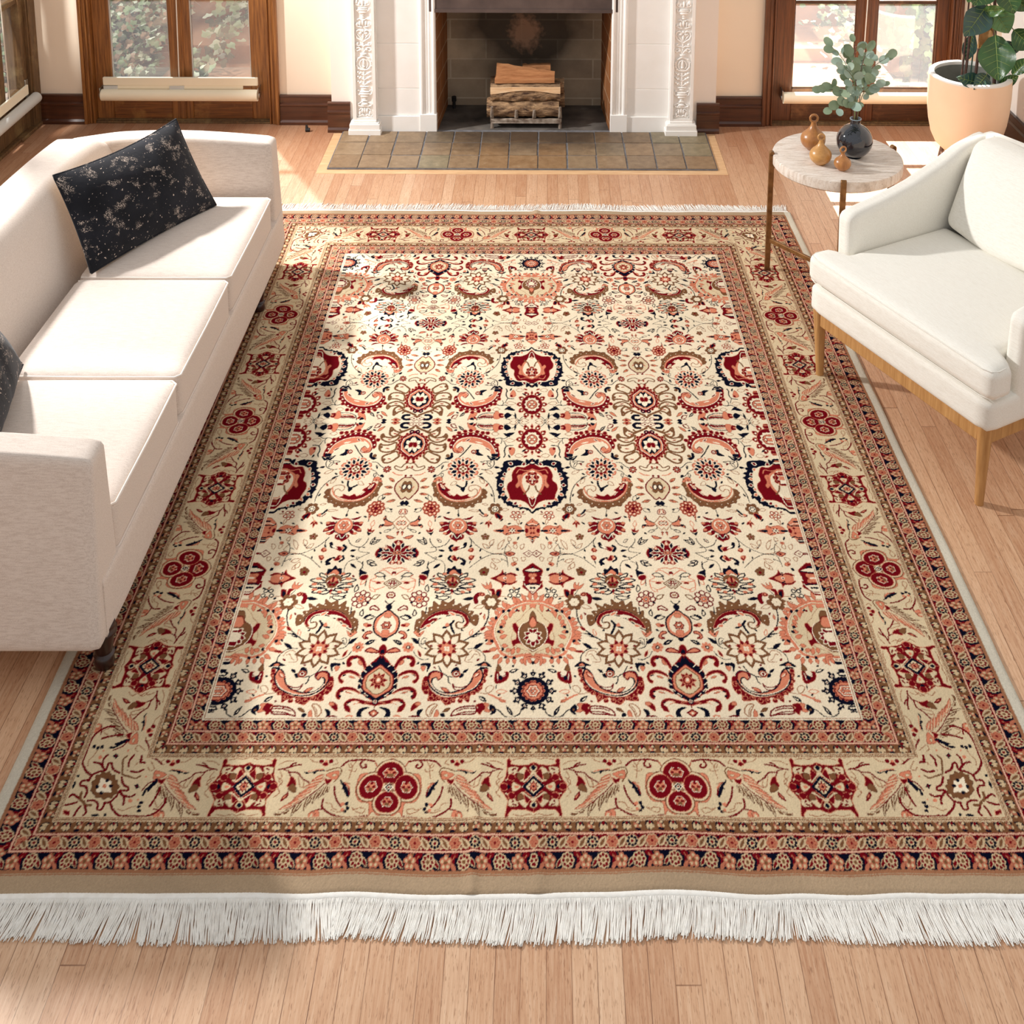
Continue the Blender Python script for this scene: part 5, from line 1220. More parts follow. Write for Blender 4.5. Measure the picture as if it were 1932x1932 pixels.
# --- motifs between (drawn on khaki ground G)
t.s('R',3.5,(245,182),(300,170),(330,145),(350,138)); t.s('R',4,(300,172),(345,155),(385,150)); t.s('T',1.5,(240,150),(280,130),(330,125)); t.s('R',2.5,(270,178),(320,195),(330,200),(380,205),(410,235),(460,262)); t.s('R',3.5,(330,200),(375,203),(410,235),(460,262))
t.s('R',3,(310,188),(335,225),(350,250)); t.f('R',(335,225),(365,240),(385,280),(365,290),(325,290),(335,255)); t.f('B',(345,285),(365,275),(390,300),(390,330),(340,310)); t.po('R','R',1.5,(310,385),(320,355),(345,325),(350,350),(330,375)); t.leaf('P',320,370,340,340,8)
t.s('T',2,(385,225),(400,265),(415,295),(435,285),(425,255)); t.s('T',2,(260,195),(280,230),(265,250),(290,280))
t.s('T',2,(430,110),(460,130),(500,135)); t.s('T',1.5,(590,150),(620,140),(600,115))
t.e('R',510,128,15,14); t.e('R',572,128,15,14); t.f('R',(520,145),(542,130),(560,150),(540,160)); t.e('P',542,128,9,8)
t.f('N',(415,195),(450,200),(480,190),(520,182),(555,190),(500,195),(485,212),(470,200),(440,210)); t.s('P',2,(440,195),(490,183),(540,180))
t.s('B',3,(560,190),(600,175),(635,170),(655,190),(648,225),(625,260)); t.s('R',4.5,(648,160),(680,130),(720,122),(800,120),(850,130)); t.s('R',4.5,(775,130),(765,150),(785,172),(808,165),(800,150)); t.s('T',2,(700,140),(720,170),(715,240)); t.s('T',2,(700,185),(740,195),(750,180)); t.s('T',1.5,(690,150),(710,170),(735,130))
t.f('P',(560,215),(600,195),(640,190),(640,240),(610,240)); t.f('R',(555,230),(580,245),(610,240),(600,265),(580,275),(565,255)); t.leaf('G',600,220,635,215,14)
t.s('R',2.5,(565,270),(520,320),(460,370),(400,420),(340,460),(290,465))
for x,y,x2,y2 in [(560,240,460,270),(545,260,430,300),(530,285,415,335),(500,310,390,365),(470,340,370,395),(440,370,345,420),(400,400,315,440),(555,215,480,250)]: t.leaf('P',x,y,x2,y2,20); t.l('G',1.2,(x,y),(x2+15,y2-3))
for x,y,x2,y2 in [(590,270,600,330),(585,280,575,350),(570,290,550,370),(555,300,515,395),(535,320,520,400),(510,340,480,420),(480,360,475,450),(450,385,425,450),(420,405,400,490),(380,435,350,470),(340,462,290,475)]: t.leaf('B',x,y,x2,y2,16); t.l('G',1.2,(x+3,y),(x2+3,y2-14))
t.f('N',(662,245),(690,270),(720,300),(745,350),(735,362),(710,330),(700,310),(685,310),(690,290),(670,270)); t.s('R',3,(690,265),(725,295),(745,345)); t.s('P',3,(700,265),(735,300))
t.s('R',4,(635,290),(650,340),(680,390),(710,420)); t.s('R',4.5,(583,370),(585,415),(610,440),(660,470),(720,488),(800,490),(895,485)); t.s('R',3,(520,455),(560,440),(590,435))
t.f('N',(730,395),(750,392),(752,415),(735,415)); t.f('N',(745,420),(765,425),(765,445),(748,440)); t.f('N',(730,445),(752,445),(752,460),(735,460)); t.e('P',715,405,15,13,6); t.e('P',722,440,11,11,6)
t.f('P',(515,460),(545,455),(550,490),(515,495)); t.f('P',(555,460),(578,455),(580,490),(558,492)); t.e('G',532,475,9,11);t.e('P',560,450,14,9)
t.s('T',2,(780,430),(810,440),(830,430),(870,440),(860,465),(830,460),(790,440)); t.s('T',2,(600,395),(640,400),(660,430),(690,440)); t.s('T',1.5,(650,440),(690,455),(740,450)); t.s('T',1.5,(240,110),(200,100)); t.s('T',2,(700,265),(730,275))
# square ornament centre (48,292)
cx,cy=48,292
t.s('T',2,(250,230),(290,260),(270,300),(290,330),(260,360)); t.s('T',1.5,(180,470),(130,480),(80,470),(48,480)); t.s('T',1.5,(180,120),(130,110),(90,115),(48,100))
t.p('R',(48,135),(80,150),(150,155),(195,145),(190,125),(205,108),(220,120),(218,165),(225,215),(240,250),(265,275),(262,315),(240,340),(215,380),(225,430),(235,470),(235,492),(212,492),(215,470),(190,440),(150,440),(100,440),(48,462))
t.f('G',(150,165),(210,170),(205,215),(170,215),(155,190)); t.f('G',(150,415),(210,415),(205,370),(170,370),(155,395)); t.s('R',4,(165,175),(185,185),(180,205)); t.s('R',4,(165,410),(185,400),(180,380))
t.f('G',(48,180),(70,205),(100,165),(130,180),(150,215),(120,260),(48,215)); t.f('G',(48,400),(70,380),(100,425),(130,405),(150,370),(120,325),(48,370))
t.f('B',(110,215),(150,205),(150,240),(120,245)); t.f('B',(110,370),(150,375),(150,345),(120,340)); t.f('R',(60,225),(90,180),(105,205),(110,260),(85,250)); t.f('R',(60,360),(90,400),(105,375),(110,325),(85,335))
t.f('G',(128,292),(150,276),(180,264),(190,290),(180,320),(150,312)); t.f('P',(140,292),(160,282),(172,292),(160,304)); t.f('G',(32,190),(48,198),(64,190),(72,168),(48,154),(24,168)); t.f('G',(32,395),(48,387),(64,395),(72,418),(48,432),(24,418))
for a_ in [((0,228),(48,200)),((60,215),(110,262)),((115,330),(62,372)),((150,200),(200,190)),((150,390),(200,400)),((225,250),(200,225)),((205,345),(228,335))]: t.l('G',3,*a_)
for x,y,r in [(190,232,26),(240,292,28),(190,350,26),(160,245,14),(160,340,14)]: t.e('R',x,y,r,r*.9,8)
t.f('N',(195,292),(215,275),(215,310)); t.e('N',208,292,10,14,6); t.f('N',(32,170),(48,155),(64,170),(48,188)); t.f('N',(32,412),(48,428),(64,412),(48,395)); 
t.p('W',(48,216),(122,292),(48,367),(-22,292)); t.po('G','N',6,(48,230),(110,292),(48,354),(-10,292)); t.star('P',48,292,30,36,8,.55,0,'R',2); t.e('R',48,292,10,10,6); t.e('N',48,292,5,5,6)
Q=Chart(990,1400,3.4125)
t=Q
cx,cy=985,295
t.f('P',(850,120),(880,165),(920,140),(985,128),(985,460),(920,455),(905,490),(895,440),(880,400),(820,390),(780,330),(775,260),(790,210),(860,205),(890,180))
for x,y in [(966,202),(872,295),(1000,390)]:
    rx,ry=(88,80) if x>900 else (84,90)
    t.e('B',x,y,rx+9,ry+8,20); t.e('G',x,y,rx+4,ry+4,20)
for x,y in [(966,202),(872,295),(1000,390)]:
    rx,ry=(78,71) if x>900 else (75,80)
    t.e('R',x,y,rx,ry,20); t.star('W',x,y,rx*.56,ry*.52,6,.8); t.star('P',x,y,rx*.48,ry*.44,6,.8); t.ring('R',x,y-ry*.1,rx*.26,ry*.2,3,12,30,10); t.e('B',x,y+ry*.22,rx*.2,ry*.16,8)
t.star('G',987,295,44,42,4,.45,45); t.star('B',987,295,36,34,4,.3,45); t.p('W',(987,262),(1020,295),(987,328),(954,295)); t.p('N',(987,268),(1012,295),(987,322),(962,295)); t.e('W',987,295,12,12); t.e('R',987,295,8,8)
# corner rosette
D=Chart(100,1400,3.4125)
t=D
t.s('R',4,(560,105),(640,110),(690,150)); 
t.s('B',5,(420,100),(440,150),(430,200),(380,200),(360,170)); t.s('B',4,(430,215),(480,230),(520,240),(550,225))
for q in [[(290,165),(310,120),(325,95)],[(245,155),(290,150),(310,165)],[(215,220),(240,200),(290,185),(330,175),(320,150),(350,150),(370,190)],[(460,190),(455,160),(480,120),(500,110)],[(480,150),(500,140)],[(490,195),(530,200),(570,185)],[(520,140),(550,135),(580,140)],[(550,110),(555,140)],[(430,235),(440,280),(470,300),(465,320),(420,320),(400,350)],[(420,330),(445,370),(440,410)],[(430,350),(480,360),(515,345)],[(315,400),(360,390),(400,350)],[(355,395),(370,440),(410,480),(450,485),(580,485),(650,460),(700,410),(712,370)],[(210,385),(250,385),(275,405),(270,440),(300,440),(320,400)],[(170,280),(205,270),(225,240)],[(165,275),(205,310),(195,350),(165,345)],[(610,420),(650,360),(680,300)]]:
    t.s('R',5,*q)
t.s('B',6,(180,375),(190,410),(230,415)); t.s('R',5,(190,420),(200,460),(180,480)); t.s('R',5,(165,420),(140,450),(120,485)); t.s('B',4,(180,370),(120,390),(80,400)); t.f('R',(60,440),(90,445),(90,480),(60,470)); t.leaf('R',75,400,140,378,16)
t.star('B',315,295,105,85,12,.84); t.star('W',318,295,66,54,4,.62,45); t.star('W',318,295,50,40,8,.7); t.e('P',318,293,14,12)
for x,y in [(327,250),(268,295),(360,290),(300,335)]: t.leaf('N',x-15,y+4,x+16,y-5,18)
for x,y in [(378,107),(527,292)]: t.star('N',x,y,22,20,4,.6,20); t.e('R',x,y,7,6)
t.f('N',(232,478),(260,470),(282,475),(280,485),(240,487)); t.f('N',(315,470),(330,470),(325,487),(312,485))
t.f('N',(560,350),(575,315),(610,285),(655,240),(660,265),(625,300),(600,330),(590,315),(575,350)); t.s('R',3,(560,320),(600,275),(645,255))
for x,y in [(555,398),(540,422),(540,450)]: t.f('N',(x-14,y+8),(x-6,y-9),(x+15,y-8),(x+8,y+9))
for x,y in [(585,230),(302,75),(460,75),(535,380)]: t.e('P',x,y,7,6)
t.s('T',2,(405,440),(440,450),(480,430),(520,420)); t.s('T',2,(620,130),(640,180),(610,190),(600,170)); t.s('T',2,(640,380),(660,430),(690,400)); t.e('P',485,385,14,12); t.s('T',2,(470,170),(500,160),(530,150)); 
class Unit(Chart):
    def m(s, pts): return np.array(pts, float)

def fill(img, P, c):
    x0, y0 = np.floor(P.min(0)).astype(int); x1, y1 = np.ceil(P.max(0)).astype(int)+1
    x0 = max(x0, 0); y0 = max(y0, 0); x1 = min(x1, img.shape[1]); y1 = min(y1, img.shape[0])
    if x1 <= x0 or y1 <= y0: return
    X = np.arange(x0, x1)[None, :]+.5; Y = np.arange(y0, y1)[:, None]+.5
    ins = np.zeros((y1-y0, x1-x0), bool)
    for (ax, ay), (bx, by) in zip(np.roll(P, 1, 0), P):
        if ay == by: continue
        ins ^= ((ay > Y) != (by > Y)) & (X < (bx-ax)*(Y-ay)/(by-ay)+ax)
    img[y0:y1, x0:x1][ins] = c

def cord(img, P, w, c):
    for a, b in zip(P[:-1], P[1:]):
        m = w/2+1
        x0, y0 = np.floor(np.minimum(a, b)-m).astype(int); x1, y1 = np.ceil(np.maximum(a, b)+m).astype(int)
        x0 = max(x0, 0); y0 = max(y0, 0); x1 = min(x1, img.shape[1]); y1 = min(y1, img.shape[0])
        if x1 <= x0 or y1 <= y0: continue
        X = np.arange(x0, x1)[None, :]+.5; Y = np.arange(y0, y1)[:, None]+.5
        d = b-a; L = d @ d+1e-9
        t = np.clip(((X-a[0])*d[0]+(Y-a[1])*d[1])/L, 0, 1)
        D = (X-a[0]-t*d[0])**2+(Y-a[1]-t*d[1])**2
        img[y0:y1, x0:x1][D < (w/2)**2] = c

SS = 2.0     # raster cells per millimetre
def paint(W_, H_, ground, shapes, org=(0, 0), flipx=False, wrap=0, outline=False):
    shapes2 = []
    img = np.zeros((int(H_*SS), int(W_*SS), 3), np.float32)+RL[ground]
    for kind, c, w, P in shapes:
        ol = outline and kind == 'p' and c in 'PGBR' and (P.max(0)-P.min(0)).max() > 14
        if ol: shapes2.append(1)
        for sh in ((-wrap, 0, wrap) if wrap else (0,)):
            Q = P-np.array(org)
            if flipx: Q = Q*[-1, 1]
            Q = (Q+[sh, 0])*SS
            if kind == 'p':
                fill(img, Q, RL[c])
                if ol: cord(img, np.concatenate([Q, Q[:1]]), 1.5*SS, RL[{'P': 'X', 'G': 'T', 'B': 'D', 'R': 'P'}[c]])
            else: cord(img, Q, max(w*1.18, 2.3)*SS, RL[c])
    return img

FW, FH = 440., 1313.
field = paint(FW, FH, 'C', A.out+B.out, outline=True)
o = C.m([(48, 292)])[0]
unit = paint(376, 184, 'G', C.out+Q.out, (o[0], o[1]-92), outline=True)
keep = [s for s in C.out if s[3][:, 0].mean()-o[0] < 232]
oD = D.m([(315, 295)])[0]
sh = [(k, c, w, P-[o[0], o[1]-92]) for k, c, w, P in keep]+[(k, c, w, (P-oD)*[-1, 1]+[358, 92]) for k, c, w, P in D.out]
corner = paint(480, 184, 'G', sh, outline=True)

# narrow guard bands
n_ = Unit(0, 0, 1); t = n_
t.leaf('w', 78, 32, 97, 10, 11); t.leaf('R', 79, 31, 95, 12, 7); t.leaf('p', 38, 36, 52, 20, 9); t.f('R', (34, 4), (46, 3), (52, 9), (47, 20), (41, 24), (42, 13), (36, 11)); t.leaf('p', 41, 7, 47, 15, 3)
t.ring('w', 19, 19, 11, 11, 8, 6, 0, 6); t.e('w', 19, 19, 10, 10); t.ring('R', 19, 19, 10.5, 10.5, 8, 3.6, 0, 3.6); t.e('B', 19, 19, 4, 4)
t.ring('p', 63, 20, 9, 9, 5, 7, -90, 7); t.e('p', 63, 20, 9, 9); t.ring('w', 63, 20, 9, 9, 5, 3.4, -90, 3.4); t.e('B', 63, 20, 4.2, 4.2); t.leaf('p', 2, 34, 12, 36, 5); t.leaf('B', 54, 6, 60, 5, 5)
navy = paint(87, 38, 'N', n_.out, wrap=87)
r_ = Unit(0, 0, 1); t = r_
for x in (0, 49, 98):
    t.leaf('w', x-9, 33, x+10, 5, 15); t.leaf('K', x-7, 30, x+8, 8, 10); t.leaf('B', x-7, 30, x+8, 8, 7)
    t.e('N', x-8, 8, 3, 3); t.e('w', x+9, 31, 3, 3)
t.ring('w', 24.5, 19, 9, 9, 6, 8, 0, 8); t.ring('p', 24.5, 19, 8.5, 8.5, 6, 6.4, 0, 6.4); t.e('p', 24.5, 19, 9, 9); t.ring('R', 24.5, 19, 9, 9, 6, 1.4, 30, 1.4); t.e('R', 24.5, 19, 3.5, 3.5)
t.e('w', 73.5, 19, 16, 15.5, 10); t.ring('N', 73.5, 19, 10.5, 10, 8, 3.9, 0, 3.9); t.e('R', 73.5, 19, 4, 4)
red = paint(98, 38, 'R', r_.out, wrap=98)
b_ = Unit(0, 0, 1); t = b_
t.f('N', (6, 26), (5, 12), (12, 6), (22, 8), (26, 18), (20, 30), (12, 31)); t.leaf('w', 10, 29, 11, 10, 8); t.leaf('w', 17, 31, 21, 12, 9); t.f('R', (13, 8), (19, 8), (18, 15), (13, 15)); t.e('w', 25, 22, 2, 5)
t.e('N', 44, 11, 7, 6); t.e('w', 44, 11, 4.2, 3.4); t.f('p', (34, 10), (40, 14), (46, 18), (44, 28), (36, 24)); t.e('w', 38, 20, 3, 4); t.f('N', (36, 29), (42, 25), (52, 29), (46, 33)); t.e('w', 50, 21, 3, 3.5); t.e('R', 40, 8, 3, 2.5)
brown = paint(58, 38, 'B', b_.out, wrap=58)

RW, RH = 900., 1313.
BD = [0, 38.5, 77.2, 114.1, 292.3, 330.8, 373.3, 424.0]
def look(img, u, v):
    i = np.clip((v*SS).astype(np.int32), 0, img.shape[0]-1); j = np.clip((u*SS).astype(np.int32), 0, img.shape[1]-1)
    return img[i, j]
def sample(x, y):
    ax, ay = np.abs(x), np.abs(y)
    dx, dy = ax-RW, ay-RH; d = np.maximum(dx, dy)
    out = np.zeros(x.shape+(3,), np.float32)+RL['K']
    # field: mirrored about both axes and about the quarter line
    fx = np.where(ax > FW-.5, 2*(FW-.5)-ax, ax)
    k = d < 0; out[k] = look(field, fx[k], ay[k])
    bot = dy >= dx
    s = np.where(bot, ax, ay); half = np.where(bot, RW, RH)
    for i, (img, per) in enumerate(((navy, 87), (red, 98), (brown, 58), (None, 0), (brown, 58), (red, 98), (navy, 87))):
        k = (d >= BD[i]) & (d < BD[i+1])
        if img is not None:
            tt = (d[k]-BD[i])/(BD[i+1]-BD[i])*38
            out[k] = look(img, np.mod(s[k]+per*.28, per), tt)
        else:
            t_ = d[k]-BD[i]+3; ss = s[k]; b_ = bot[k]
            u1 = np.where(b_, 372.5, 379.); off = np.where(b_, 0, 379.)
            m_ = np.mod(ss+off, 2*u1); m_ = np.where(m_ > u1, 2*u1-m_, m_)
            c = look(unit, m_*375/u1, t_)
            last = np.where(b_, 745., 1137.); sc = np.where(b_, 1., 358/379.)
            cs = (ss-last)*sc; q = cs > 0
            c[q] = look(corner, cs[q], t_[q]); out[k] = c
    for i, b in enumerate(BD):
        e = np.abs(d-b)
        if i in (3, 4):
            out[e < 7] = RL['G']; k = np.abs(e-4) < 1.1; out[k] = RL['T']; out[e < 1.3] = RL['B']
        elif i == 0:
            out[e < 5] = RL['W']*.9; out[(e < 1.2)] = RL['T']
        elif i == 7:
            out[e < 4.5] = RL['T']; k = np.abs(d-b-8) < 1.5; out[k] = RL['T']
        else:
            out[e < 3.9] = RL['R']; out[e < 2.4] = RL['P']*.6+RL['W']*.35
    side = (dx > 428) & (dx > dy-40)
    out[side & (d > 430)] = RL['E']
    return out

gx, gy = 2.0, 2.4
X0, Y0 = 1362., 1788.
xs = np.arange(-X0, X0+.1, gx); ys = np.arange(-Y0, Y0+.1, gy)
XX, YY = np.meshgrid(xs, ys)
rs = np.random.RandomState(3)
jx = rs.uniform(-.8, .8, XX.shape); jy = rs.uniform(-1, 1, XX.shape)
colr = np.zeros(XX.shape+(3,), np.float32)
for ox, oy in ((-.45, -.55), (.45, -.55), (-.45, .55), (.45, .55)): colr += sample(XX+jx+ox, YY+jy+oy)/4
colr *= (1+rs.normal(0, .055, XX.shape)[..., None]).astype(np.float32)
def smooth1(n, k, seed):
    r = np.random.RandomState(seed).normal(0, 1, n+4*k); w = np.hanning(2*k); w /= w.sum()
    z = np.convolve(r, w, 'same')[2*k:2*k+n]; return z/z.std()
nx, ny = len(xs), len(ys)
wx = smooth1(nx, 60, 7)*2.2+smooth1(nx, 220, 9)*2.5; wy = smooth1(ny, 90, 8)*1.6
ends = np.clip((np.abs(YY)-1250)/500, 0, 1)**2
sides = np.clip((np.abs(XX)-1150)/200, 0, 1)**2
PX = XX+sides*wy[:, None]; PY = YY+ends*wx[None, :]
ridge = 5*np.exp(-((XX+112-.02*YY)/14)**2)*np.clip((-YY-1150)/500, 0, 1)+3.5*np.exp(-((XX-45-.02*YY)/20)**2)*np.clip((-YY-1350)/350, 0, 1)
ridge += 6*np.exp(-((XX-28)/18)**2)*np.clip((YY-1500)/250, 0, 1)
PZ = 12+ridge+rs.uniform(-.5, .5, XX.shape)
ed = np.minimum(X0-np.abs(XX), Y0-np.abs(YY)); PZ -= 3.5*np.clip(1-ed/12, 0, 1)**2
PX = PX-.0155*PY
V = np.stack([PX, PY, PZ], -1).reshape(-1, 3)*.001
# skirt down to the floor
rim = np.concatenate([np.arange(nx), np.arange(1, ny)*nx+nx-1, (ny-1)*nx+np.arange(nx-2, -1, -1), np.arange(ny-2, 0, -1)*nx])
sk = V[rim].copy(); sk[:, 2] = .0005
idx = np.arange(nx*ny).reshape(ny, nx)
F = np.stack([idx[:-1, :-1], idx[:-1, 1:], idx[1:, 1:], idx[1:, :-1]], -1).reshape(-1, 4)
nr = len(rim); r2 = np.arange(nr)+nx*ny; nxt = np.roll(np.arange(nr), -1)
F2 = np.stack([rim[nxt], rim, r2, r2[nxt]], -1)
F = np.concatenate([F, F2]); V = np.concatenate([V, sk])
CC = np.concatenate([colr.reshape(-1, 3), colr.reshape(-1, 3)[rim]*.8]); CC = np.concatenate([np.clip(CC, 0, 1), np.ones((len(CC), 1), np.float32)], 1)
me = bpy.data.meshes.new('pile')
me.vertices.add(len(V)); me.vertices.foreach_set('co', V.astype(np.float32).ravel())
me.loops.add(F.size); me.loops.foreach_set('vertex_index', F.astype(np.int32).ravel())
me.polygons.add(len(F)); me.polygons.foreach_set('loop_start', (np.arange(len(F))*4).astype(np.int32)); me.polygons.foreach_set('loop_total', np.full(len(F), 4, np.int32))
me.update(calc_edges=True)
at = me.attributes.new('knots', 'FLOAT_COLOR', 'POINT'); at.data.foreach_set('color', CC.astype(np.float32).ravel())
m = mat('wool_pile', (200, 180, 150), .95, .1); t = NT(m)
a_ = t.n('ShaderNodeAttribute', attribute_name='knots')
nz = t.ramp(t.noise(t.coord(), 3.5, 3), [(.3, (236, 236, 236)), (.7, (255, 255, 255))])
t.base(t.mix(1., a_.outputs['Color'], nz, 'MULTIPLY')); t.b.inputs['Specular IOR Level'].default_value = .03
M['pile'] = m; me.materials.append(m)
rug = thing('rug', 'large cream and red floral rug with a gold border and white fringe', 'rug', (0, 0, 0))
pile = bpy.data.objects.new('pile', me); COLL.objects.link(pile); pile.parent = rug

# kilim strip and knotted warp fringe at both ends
M['fringe'] = noisy('cotton_fringe', (250, 248, 242), (238, 234, 226), 60, .9, .1)
for sgn in (-1, 1):
    q = MB(); rf = random.Random(20+sgn)
    wv = smooth1(nx, 60, 7)*2.2+smooth1(nx, 220, 9)*2.5
    def edge(x):
        i = int((x*1000+X0)/gx); i = max(0, min(nx-1, i)); return sgn*(Y0*.001)+wv[i]*.001
    vs = []; fs = []; N = 300
    for k in range(N+1):
        x = -1.352+2.704*k/N; e = edge(x)
        for a, z in ((-.004, .0085), (.004, .0105), (.015, .007), (.0165, .001)):
            y = e+sgn*a; vs.append((x-.0155*y, y, z))
    for k in range(N):
        for j in range(3):
            f = (k*4+j, k*4+j+1, (k+1)*4+j+1, (k+1)*4+j); fs.append(f[::-1] if sgn < 0 else f)
    q.add(vs, fs); part('kilim_end', q, M['fringe'], rug, angle=80)
    q = MB()
    cnt = 2100 if sgn < 0 else 900
    slant = 0.; clump = 0.
    for k in range(cnt):
        x = -1.350+2.70*(k+rf.random()*.5)/cnt
        if rf.random() < .03: clump = rf.uniform(-.005, .005)
        slant = max(-.02, min(.02, slant+rf.gauss(0, .0016)))
        e = edge(x)
        Lg = rf.uniform(.082, .098)+.006*math.sin(x*7+1)
        if sgn > 0: Lg = rf.uniform(.060, .088)+.006*math.sin(x*9)
        dx = slant+clump+rf.gauss(0, .0035)
        pts = []
        for j, tt in enumerate((0, .12, .4, .75, 1)):
            y = e+sgn*(.012+Lg*tt); z = (.0075, .006, .0045, .004, .0035)[j]+rf.uniform(-.001, .0015)
            pts.append((x+dx*tt**1.3+rf.gauss(0, .0008)*(j > 0)-.0155*y, y, z))
        r0 = rf.uniform(.0011, .0015)
        q.tube(pts, [r0, r0*.8, r0*.95, r0*1.1, r0*.8], 4, cap=False)
    part('fringe', q, M['fringe'], rug, kind='stuff', angle=120)
# ------------------------------------------------------------------ camera
CP = Vector((.04592, -4.13698, 2.86545))
pit, yaw, rol = math.radians(10.9224), math.radians(.47075), math.radians(.3809)
cp, sp_, cy, sy = math.cos(pit), math.sin(pit), math.cos(yaw), math.sin(yaw)
fwd = Vector((sy*cp, cy*cp, -sp_)); rt_ = Vector((cy, -sy, 0)); up = rt_.cross(fwd)
c_, s_ = math.cos(rol), math.sin(rol)
r2_ = rt_*c_+up*s_; u2_ = -rt_*s_+up*c_
cam_d = bpy.data.cameras.new('camera'); cam = bpy.data.objects.new('camera', cam_d); COLL.objects.link(cam)
cam.matrix_world = Matrix(((r2_.x, u2_.x, -fwd.x, CP.x), (r2_.y, u2_.y, -fwd.y, CP.y), (r2_.z, u2_.z, -fwd.z, CP.z), (0, 0, 0, 1)))
FPX = 2281.64
cam_d.sensor_width = 36; cam_d.sensor_fit = 'HORIZONTAL'; cam_d.lens = FPX/1932*36
cam_d.shift_x = -84/1932; cam_d.shift_y = -1171/1932
cam_d.clip_start = .05; cam_d.clip_end = 200
scn.camera = cam
def at(px, py, Y):
    """the point on the plane y = Y seen at a photo pixel (measuring aid for leaf positions)"""
    d = r2_*((px-1050)/FPX)-u2_*((py+205)/FPX)+fwd
    return CP+d*((Y-CP.y)/d.y)

# ------------------------------------------------------------------ eucalyptus in the vase
def roundleaf(q, c, d, n, L, Wd, cup=.12):
    """thin cupped leaf: base c, direction d, normal n"""
    d = d.normalized(); s = d.cross(n).normalized(); n = s.cross(d).normalized()
    vs = [tuple(c)]; K = 12
    for k in range(K):
        a = PI*2*k/K; r = .5
        u = .5-.5*math.cos(a+.26); v = math.sin(a+.26)
        p = c+d*(L*u)+s*(Wd*.5*v)+n*(cup*L*(u*u*-.6+v*v*.5))
        vs.append(tuple(p))
    mid = c+d*L*.5-n*cup*L*.12
    vs.append(tuple(mid)); m_ = len(vs)-1
    fs = [(1+k, 1+(k+1) % K, m_) for k in range(K)]
    q.add(vs, fs)
VX, VY, VZ = 1.478, 1.138, .785
BR = [  # tip pixel x, y, depth offset, leaf list (t along branch, side) and label
    ((1612, 84), .06, 'eucalyptus branch in the black vase, the tallest, reaching straight up'),
    ((1573, 92), .10, 'eucalyptus branch in the black vase bending up and slightly left'),
    ((1555, 170), -.02, 'eucalyptus branch in the black vase leaning furthest left, a round leaf at its tip'),
    ((1574, 205), -.07, 'shortest eucalyptus branch in the black vase, drooping down left'),
    ((1672, 110), .06, 'eucalyptus branch in the black vase leaning up right with wide leaves'),
    ((1660, 160), -.05, 'eucalyptus branch in the black vase leaning low right'),
    ((1634, 100), .0, 'eucalyptus branch in the black vase rising just right of the tallest'),
    ((1595, 130), -.06, 'eucalyptus branch in the front of the black vase, leaves facing the room'),
]
re_ = random.Random(8)
for bi, ((tx, ty), dy, lab) in enumerate(BR):
    tip = at(tx, ty, VY+dy); base = Vector((VX, VY, VZ-.05)); br = thing('eucalyptus_branch', lab, 'branch', tuple(base), group='eucalyptus branches in the black vase')
    mouth = Vector((VX+(tip.x-VX)*.06, VY+(tip.y-VY)*.06, VZ+.004))
    pts = []
    for k in range(9):
        t_ = k/8
        p = base.lerp(mouth, min(1, t_*4)) if t_ < .25 else mouth+(tip-mouth)*((t_-.25)/.75)
        if t_ > .25:
            w = (t_-.25)/.75; p = p+Vector((0, 0, .05*math.sin(w*PI)))-Vector(((tip-mouth).x*.25*math.sin(w*PI), 0, 0))
        pts.append(p)
    q = MB(); q.tube([tuple(p-base) for p in pts], [.0028-.0018*k/8 for k in range(9)], 6)
    part('stem', q, M['stem'] if bi % 2 == 0 else M['stemg'], br, angle=90)
    nl = (13, 12, 12, 9, 13, 13, 10, 13)[bi]
    for k in range(nl):
        w = .18+.82*(k+1)/nl if k < nl-1 else 1.
        f = .25*8+w*.75*8; i = min(7, int(f)); p = pts[i].lerp(pts[i+1], f-i)
        ax = (pts[min(8, i+1)]-pts[i]).normalized()
        side = 1 if k % 2 else -1
        d = (ax*(.55 if k < nl-1 else 1.)+Vector((side*re_.uniform(.5, 1.), re_.uniform(-.5, .35), re_.uniform(-.35, .5)))*(1 if k < nl-1 else .3)).normalized()
        n = Vector((re_.uniform(-.5, .5), -1, re_.uniform(.2, 1.1)))
        L = re_.uniform(.032, .054)*(1.1 if k > 1 else .8); Wd = L*re_.uniform(.6, .92)
        st = p+d*.012
        q = MB(); q.tube([tuple(p-base), tuple(st-base)], .0009, 5); roundleaf(q, st-base, d, n, L, Wd)
        part('leaf', q, M['euc'] if re_.random() < .6 else M['euc2'], br, angle=180)

# ------------------------------------------------------------------ plant pot, stand and fiddle-leaf fig
PX_, PY_ = 2.462, 2.405
pot = thing('plant_pot', 'large peach-coloured round planter with a white rim in the back right corner', 'plant pot', (PX_, PY_, .0))
q = MB(); prof = [(.02, .095), (.09, .098), (.135, .115), (.172, .150), (.198, .205), (.215, .28), (.225, .36), (.2285, .44), (.229, .52), (.2285, .552)]
q.lathe(prof, 72, cap=False); part('body', q, M['pot'], pot, angle=60)
q = MB(); q.lathe([(.2285, .551), (.2275, .560), (.222, .565), (.203, .565), (.198, .560), (.198, .545)], 72, cap=False); part('rim', q, M['potrim'], pot, angle=60)
q = MB(); q.lathe([(.198, .545), (.196, .44), (.192, .38), (.0, .375)], 72, cap=False); part('inner_wall', q, M['potin'], pot, angle=60)
q = MB(); 
q.lathe([(.0, .415), (.10, .412), (.155, .404), (.193, .396), (.194, .38)], 48, cap=False)
for i in range(len(q.v)): x, y, z = q.v[i]; q.v[i] = (x, y, z+.006*math.sin(x*60)*math.cos(y*50))
part('soil', q, M['soil'], pot, angle=180)
st = thing('plant_stand', 'dark wooden stand under the peach planter', 'plant stand', (PX_, PY_, 0))
